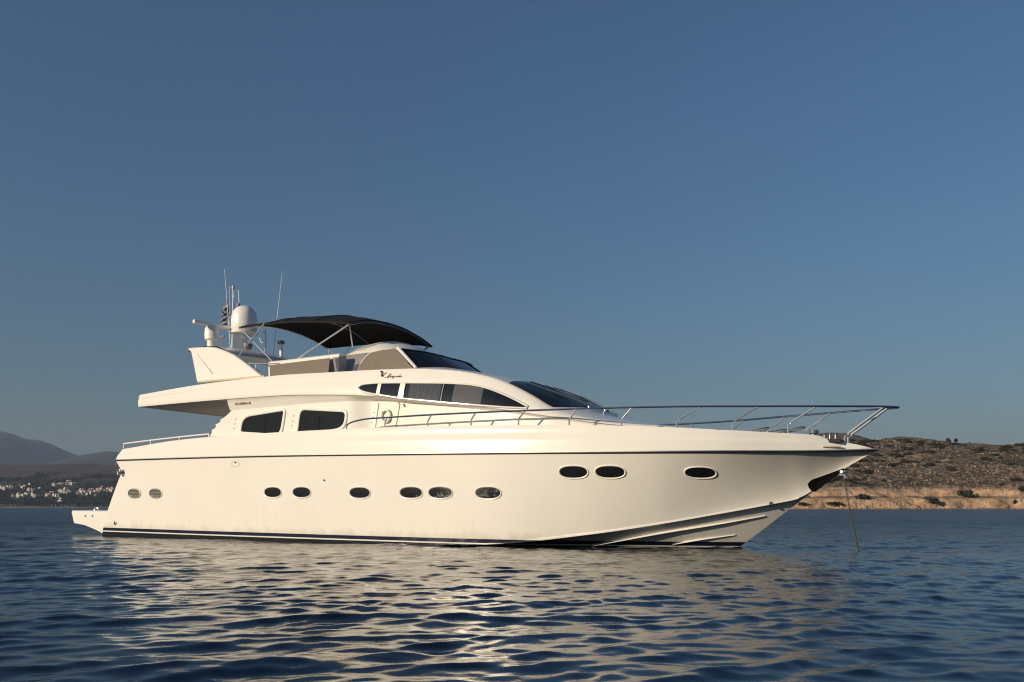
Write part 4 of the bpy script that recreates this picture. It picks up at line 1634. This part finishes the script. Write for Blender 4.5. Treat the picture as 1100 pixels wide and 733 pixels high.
# ------------------------------------------------------------------ plants and buildings on the land
def leaf_material(name, dark, lite, sc=1.0):
    t = NT(name)
    info = t.n("ShaderNodeObjectInfo")
    c = t.ramp(t.noise(t.coord(), sc, 4), [(.35, dark), (.65, lite)])
    hsv = t.n("ShaderNodeHueSaturation")
    t.put(hsv.inputs["Value"], t.math('MULTIPLY_ADD', info.outputs["Random"], .6, .7))
    t.put(hsv.inputs["Color"], c)
    t.principled(Base_Color=hsv.outputs[0], Roughness=.85)
    return t.m
M['leaf'] = leaf_material("shrub_leaves", (.014, .017, .009), (.040, .042, .021))
M['wood'] = leaf_material("woodland_leaves", (.010, .016, .009), (.030, .038, .020), .08)
M['bark'] = simple("bark", (.06, .045, .03), .9)


def leaf_cloud(mb, c, rad, n, size, r_):
    cx, cy, cz = c
    for _ in range(n):
        th, ph = r_.uniform(0, 2 * math.pi), math.acos(r_.uniform(-.25, 1))
        rr = r_.uniform(.45, 1.05)
        lump = 1 + .25 * math.sin(3 * th + cx) * math.sin(2 * ph + cy)
        P = Vector((cx + rad[0] * rr * lump * math.sin(ph) * math.cos(th), cy + rad[1] * rr * lump * math.sin(ph) * math.sin(th), cz + rad[2] * rr * lump * math.cos(ph)))
        a = Vector((r_.gauss(0, 1), r_.gauss(0, 1), r_.gauss(0, 1))).normalized()
        b = a.cross(Vector((r_.gauss(0, 1), r_.gauss(0, 1), r_.gauss(0, 1)))).normalized()
        s = size * r_.uniform(.6, 1.4)
        mb.add([P - a * s, P + b * s * .6, P + a * s, P - b * s * .6], [(0, 1, 2, 3)])


rr_ = random.Random(3)
protos = []
for k in range(6):
    mb = MB()
    for q in range(rr_.choice((3, 4, 5))):
        leaf_cloud(mb, (rr_.uniform(-.6, .6), rr_.uniform(-.5, .5), rr_.uniform(.05, .35)), (rr_.uniform(.5, .8), rr_.uniform(.5, .8), rr_.uniform(.45, .75)), 90, .17, rr_)
    me_ = mb.build("shrub", M['leaf'], None, 0, weld=False)
    protos.append(me_.data)
    bpy.data.objects.remove(me_)
def hz(x, y):
    return float(hill_h(np.array([[x]]), np.array([[y]]))[0, 0])
def hill_hit(px, py):
    """first point of the hillside along the sight line of a photo pixel"""
    Y = 430.0
    while Y < 760:
        x = (px - 550) / FOC * Y
        if hz(x, Y) >= EYE - (py - 545) * Y / FOC:
            return x, Y, hz(x, Y)
        Y += .8
    return None
def shrub(x, y, z, w, h, label, group, k=None):
    o = bpy.data.objects.new("shrub", protos[k if k is not None else rr_.randrange(6)])
    o.location = (x, y, z - .15)
    o.scale = (w, w * rr_.uniform(.8, 1.1), h)
    o.rotation_euler = (0, 0, rr_.uniform(0, 6.28))
    COL.objects.link(o)
    tag(o, label, "shrub", group)
    return o
# the ones that stand out
big = [(1036, 529.5, 12, 10, "large dark bush on the ledge between the two orange bluffs"),
       (1000.5, 539, 15, 8, "wide dark bush at the foot of the orange bluff by the water"),
       (926, 533.5, 15, 7, "green bush on the bluff just right of the anchor chain"),
       (1098, 525, 8, 7, "dark bush on the bluff at the right edge of the photo"),
       (1090, 538.5, 4, 5, "small dark bush low on the orange cliff face at far right"),
       (897, 541, 16, 5, "low dark scrub bush at the waterline left of the anchor chain"),
       (863, 542.5, 8, 4, "low bush at the waterline beside the yacht's stem"),
       (1022.5, 503, 10, 6, "dark round bush halfway up the hillside above the ledge bush"),
       (932, 506, 12, 4, "flat dark bush on the slope right of the yacht's bow tip")]
for px, py, w, h, lab in big:
    hit = hill_hit(px, py + h * .4)
    if hit:
        sc = hit[1] / FOC
        shrub(hit[0], hit[1] - .5, hit[2], w * sc * .62, h * sc * .85, lab, None)
for px, py, h, lab in ((1019.5, 471.5, 6.5, "tall tree on the ridge, left of a pair on the skyline"), (1027.5, 472, 5.5, "tree on the ridge, right of a pair on the skyline"),
                       (1042, 473.2, 3.2, "low round tree alone on the skyline of the ridge")):
    x, Y = (px - 550) / FOC * 612, 612.0
    z = hz(x, Y)
    tr_ = thing("ridge_tree", lab, "tree", (x, Y, z - .3))
    sc = Y / FOC
    hh = h * sc
    mb = MB()
    for q in range(4):
        leaf_cloud(mb, (rr_.uniform(-.25, .25) * hh, rr_.uniform(-.2, .2) * hh, hh * rr_.uniform(.55, .95)), (hh * .30, hh * .30, hh * .25), 80, .10 * hh, rr_)
    mb.build("crown", M['leaf'], tr_, 0, weld=False)
    tk = MB().tube([(0, 0, 0), (.05 * hh, 0, hh * .4), (.02 * hh, 0, hh * .75)], [.07 * hh, .05 * hh, .02 * hh], 7)
    tk.tube([(.04 * hh, 0, hh * .35), (.22 * hh, .05, hh * .65)], [.035 * hh, .015 * hh], 6)
    tk.build("trunk", M['bark'], tr_)
n_sh = 0
tries = 0
while n_sh < 285 and tries < 4000:
    tries += 1
    y = 462 + 150 * rr_.random() ** 1.1
    x = rr_.uniform(.27, .595) * y
    if vnoise(x, y, 26, 3) < .42 + rr_.uniform(-.15, .15):
        continue
    z = hz(x, y)
    if z < 11.5:
        continue
    w = rr_.choice((1.0, 1.3, 1.6, 2.0, 2.3, 2.8, 3.4))
    shrub(x, y, z, w, w * rr_.uniform(.55, .8), "small dark shrub scattered on the dry hillside", "small shrubs scattered over the dry hillside")
    n_sh += 1
n_sh = 0
while n_sh < 28:
    x = rr_.uniform(170, 305)
    y = 606 + rr_.uniform(-6, 10)
    if vnoise(x, x * 0 + 3, 14, 5) < .45:
        continue
    shrub(x, y, hz(x, y), rr_.uniform(.9, 1.9), rr_.uniform(.8, 1.5), "dark shrub along the skyline of the dry ridge", "shrubs along the skyline of the ridge")
    n_sh += 1
# low ground cover and stones of the slope, past counting
sc_ = MB()
for _ in range(9000):
    x = rr_.uniform(120, 305)
    y = 458 + 165 * rr_.random()
    if vnoise(x, y, 17, 6) < .40:
        continue
    z = hz(x, y)
    if z < 10.5:
        continue
    leaf_cloud(sc_, (x, y, z), (.55, .55, .35), 6, .30, rr_)
so = sc_.build("scrub", M['leaf'], None, 0, weld=False)
tag(so, "low dry scrub covering the hillside", None, None, "stuff")
stn = MB()
for _ in range(1500):
    if rr_.random() < .35:
        x = rr_.uniform(125, 290)
        y = float(shore_y(np.array([x]))[0]) + rr_.uniform(-2.5, 1.5)
        s = rr_.uniform(.2, .7)
    else:
        x = rr_.uniform(125, 300)
        y = rr_.uniform(455, 600)
        s = rr_.uniform(.25, .8)
        if vnoise(x, y, 30, 1) < .5:
            continue
    z = max(hz(x, y), -.1)
    pts = []
    for q in range(6):
        a = q * math.pi / 3
        pts.append((x + s * rr_.uniform(.6, 1.1) * math.cos(a), y + s * rr_.uniform(.6, 1.1) * math.sin(a), z - .1))
    top = [(x + (px_ - x) * .6, y + (py_ - y) * .6, z + s * rr_.uniform(.5, .8)) for px_, py_, _ in pts]
    stn.grid([pts, top], close_v=True)
    stn.f.append(tuple(range(len(stn.v) - 6, len(stn.v))))
tag(stn.build("stones", simple("pale_stone", (.34, .26, .18), .9, 0, .3, .5), None, 30, weld=False), "pale stones scattered on the hillside and along its shore", None, None, "stuff")


# ---- far village
def lh(x, y):
    return float(land_h(np.array([[x]]), np.array([[y]]))[0, 0])
def land_hit(px, py):
    Y = 1990.0
    while Y < 2700:
        x = (px - 550) / FOC * Y
        if lh(x, Y) >= EYE - (py - 545) * Y / FOC:
            return x, Y, lh(x, Y)
        Y += 3
    return None
wall_cols = [(.74, .71, .67), (.68, .63, .56), (.58, .50, .41), (.56, .42, .33)]
Mh = [simple("house_wall", c, .8, 0, .06, .3) for c in wall_cols]
Mw = simple("house_window", (.03, .035, .045), .3)
Mr = simple("clay_roof", (.30, .13, .07), .8)
house_meshes = []
for k in range(8):
    r_ = random.Random(50 + k)
    W, D_, H = r_.uniform(7, 11), r_.uniform(7, 10), r_.choice((3.4, 6.4, 6.4, 7.0))
    mb = MB()
    mats = []
    mb.box((-W / 2, -D_ / 2, -3), (W / 2, D_ / 2, H))
    mats += [0] * 6
    if k % 3 == 0:
        mb.box((-W / 2 + .4, -D_ / 2 + 2.2, H - .01), (W * .1, D_ / 2 - .3, H + 2.8))
        mats += [0] * 6
    elif k % 3 == 1:
        o_ = len(mb.v)
        e = .5
        mb.add([(-W / 2 - e, -D_ / 2 - e, H + .02), (W / 2 + e, -D_ / 2 - e, H + .02), (W / 2 + e, D_ / 2 + e, H + .02), (-W / 2 - e, D_ / 2 + e, H + .02), (-W / 2 + 2, 0, H + 1.9), (W / 2 - 2, 0, H + 1.9)],
               [(0, 1, 5, 4), (1, 2, 5), (2, 3, 4, 5), (3, 0, 4), (0, 3, 2, 1)])
        mats += [2] * 5
    else:
        for x0, x1, y0, y1 in ((-W / 2, W / 2, -D_ / 2, -D_ / 2 + .25), (-W / 2, W / 2, D_ / 2 - .25, D_ / 2)):
            mb.box((x0, y0, H + .01), (x1, y1, H + .9))
            mats += [0] * 6
    for fl in range(1 if H < 4 else 2):
        for wx in np.arange(-W / 2 + 1.4, W / 2 - 1, 2.3):
            z0 = .9 + fl * 3.0
            mb.box((wx - .55, -D_ / 2 - .04, z0), (wx + .55, -D_ / 2 + .1, z0 + 1.5))
            mats += [1] * 6
    me_ = bpy.data.meshes.new("house")
    me_.from_pydata(mb.v, [], mb.f)
    me_.materials.append(Mh[k % 4])
    me_.materials.append(Mw)
    me_.materials.append(Mr)
    me_.polygons.foreach_set("material_index", mats)
    house_meshes.append(me_)
Z = lambda L_: [(x / 6.664, 450 + y / 6.664) for x, y in L_]
upper_row = Z([(10, 493), (25, 487), (33, 500), (60, 488), (80, 490), (100, 490), (145, 481), (162, 492), (180, 490), (215, 470), (232, 507), (240, 516), (290, 495), (375, 470), (392, 474), (405, 470), (430, 466), (480, 465), (500, 464), (525, 465)])
lower_row = Z([(95, 552), (130, 553), (150, 550), (168, 550), (190, 537), (207, 532), (240, 546), (258, 553), (272, 550), (320, 524), (335, 547), (352, 540), (370, 527), (390, 546), (405, 552), (420, 551), (440, 521), (435, 575), (460, 522), (482, 519), (500, 526)])
right_row = Z([(560, 522), (573, 530), (582, 520), (592, 534), (602, 524), (615, 530), (624, 541), (640, 522), (655, 530), (668, 524), (680, 516), (692, 528), (702, 517), (690, 543), (720, 522), (742, 502), (755, 507), (772, 501), (790, 508), (650, 512), (720, 505), (800, 515)])
jit = lambda rows, n: [(x + rr_.uniform(-4, 4), y + rr_.uniform(-2.2, 2.2)) for x, y in rr_.choices(rows, k=n)]
upper_row += jit(upper_row, 10)
lower_row += jit(lower_row, 14)
right_row += jit(right_row, 16)
houses_xy = []
def house(px, py, label, group, k):
    hit = land_hit(px, py + 1.2)
    if not hit:
        return
    o = bpy.data.objects.new("house", house_meshes[k])
    o.location = hit
    s = rr_.uniform(.6, .95)
    o.scale = (s * rr_.uniform(.9, 1.3), s, s * rr_.uniform(.8, 1.1))
    o.rotation_euler = (0, 0, rr_.uniform(-1.0, -.1))
    COL.objects.link(o)
    tag(o, label, "house", group)
    houses_xy.append((hit[0], hit[1]))
for i, (x, y) in enumerate(upper_row):
    house(x, y, "tiny pale house in the upper row of the far left village", "houses in the upper row of the far village", rr_.choice((0, 2, 4, 6, 5)))
for i, (x, y) in enumerate(lower_row):
    house(x, y, "tiny pale house among dark trees in the lower row of the far left village", "houses in the lower row of the far village", rr_.choice((0, 1, 2, 4, 6)))
for i, (x, y) in enumerate(right_row):
    house(x, y, "tiny house in the dense village cluster nearest the yacht's stern", "houses in the dense cluster near the yacht's stern", rr_.randrange(8))
# the wood round the village: one mass
wd = MB()
hx_ = np.array(houses_xy)
cnt = 0
while cnt < 3600:
    Y = 2004 + 520 * rr_.random() ** 1.25
    x = rr_.uniform(-1420, -640)
    d = hx_ - np.array([x, Y])
    bad = np.any((np.abs(d[:, 0] - (hx_[:, 0] * 0)) < 6.5) & (d[:, 1] > -6) & (d[:, 1] < 34))
    if bad:
        continue
    if Y > 2250 and vnoise(x, Y, 60, 2) < .45:
        continue
    z = lh(x, Y)
    h = rr_.uniform(4.5, 9.5)
    leaf_cloud(wd, (x, Y, z + h * .45), (h * .42, h * .42, h * .55), 16, h * .20, rr_)
    cnt += 1
tag(wd.build("woodland", M['wood'], None, 0, weld=False), "dark belt of trees along the far left shore and round its houses", None, None, "stuff")
# row of pale parasols on the far beach
pm = MB()
pm.tube([(0, 0, -1.0), (0, 0, 3.0)], .08, 6)
pm.lathe([(2.3, 2.8), (1.5, 3.4), (.1, 3.9)], (0, 0, 0), 10)
pmo = pm.build("beach_parasol", M['plastic'], None, 0)
for i in range(32):
    o = pmo if i == 0 else pmo.copy()
    if i:
        COL.objects.link(o)
    px = 1.5 + i * 3.6 + rr_.uniform(-.6, .6)
    Y = 2012.0
    x = (px - 550) / FOC * Y
    while lh(x, Y) < .6 and Y < 2060:
        Y += 1
        x = (px - 550) / FOC * Y
    o.location = (x, Y, lh(x, Y))
    tag(o, "tiny pale parasol in the row along the far left beach", "parasol", "parasols along the far left beach")
bt = thing("small_boat", "small white boat lying off the far left shore behind the swim platform", "boat", ((78 - 550) / FOC * 1900, 1900, 0), R(15))
b_ = MB()
rows = []
for q in np.linspace(0, 1, 9):
    w = 1.2 * (1 - q ** 2.5) + .02
    rows.append([(-3.4 + 6.8 * q, -w, .95 + .3 * q), (-3.4 + 6.8 * q, -w * .8, .1), (-3.4 + 6.8 * q, 0, -.3), (-3.4 + 6.8 * q, w * .8, .1), (-3.4 + 6.8 * q, w, .95 + .3 * q)])
b_.grid(rows, close_v=True)
b_.f.append((0, 1, 2, 3, 4))
b_.build("hull", M['plastic'], bt)
MB().box((-1.0, -.7, .9), (1.0, .7, 2.0)).build("cabin", M['plastic'], bt)

# ------------------------------------------------------------------ the air
hzb = MB()
hzb.box((-12600, -600, -2.5), (12600, 12600, 900))
t = NT("haze_air")
vol = t.n("ShaderNodeVolumePrincipled")
vol.inputs["Color"].default_value = (.52, .65, .90, 1)
vol.inputs["Density"].default_value = 6.2e-5
vol.inputs["Anisotropy"].default_value = 0.0
t.t.links.new(vol.outputs[0], t.out.inputs["Volume"])
ho = hzb.build("haze", t.m, None, 0)
tag(ho, "thin blue air", None, None, "stuff")
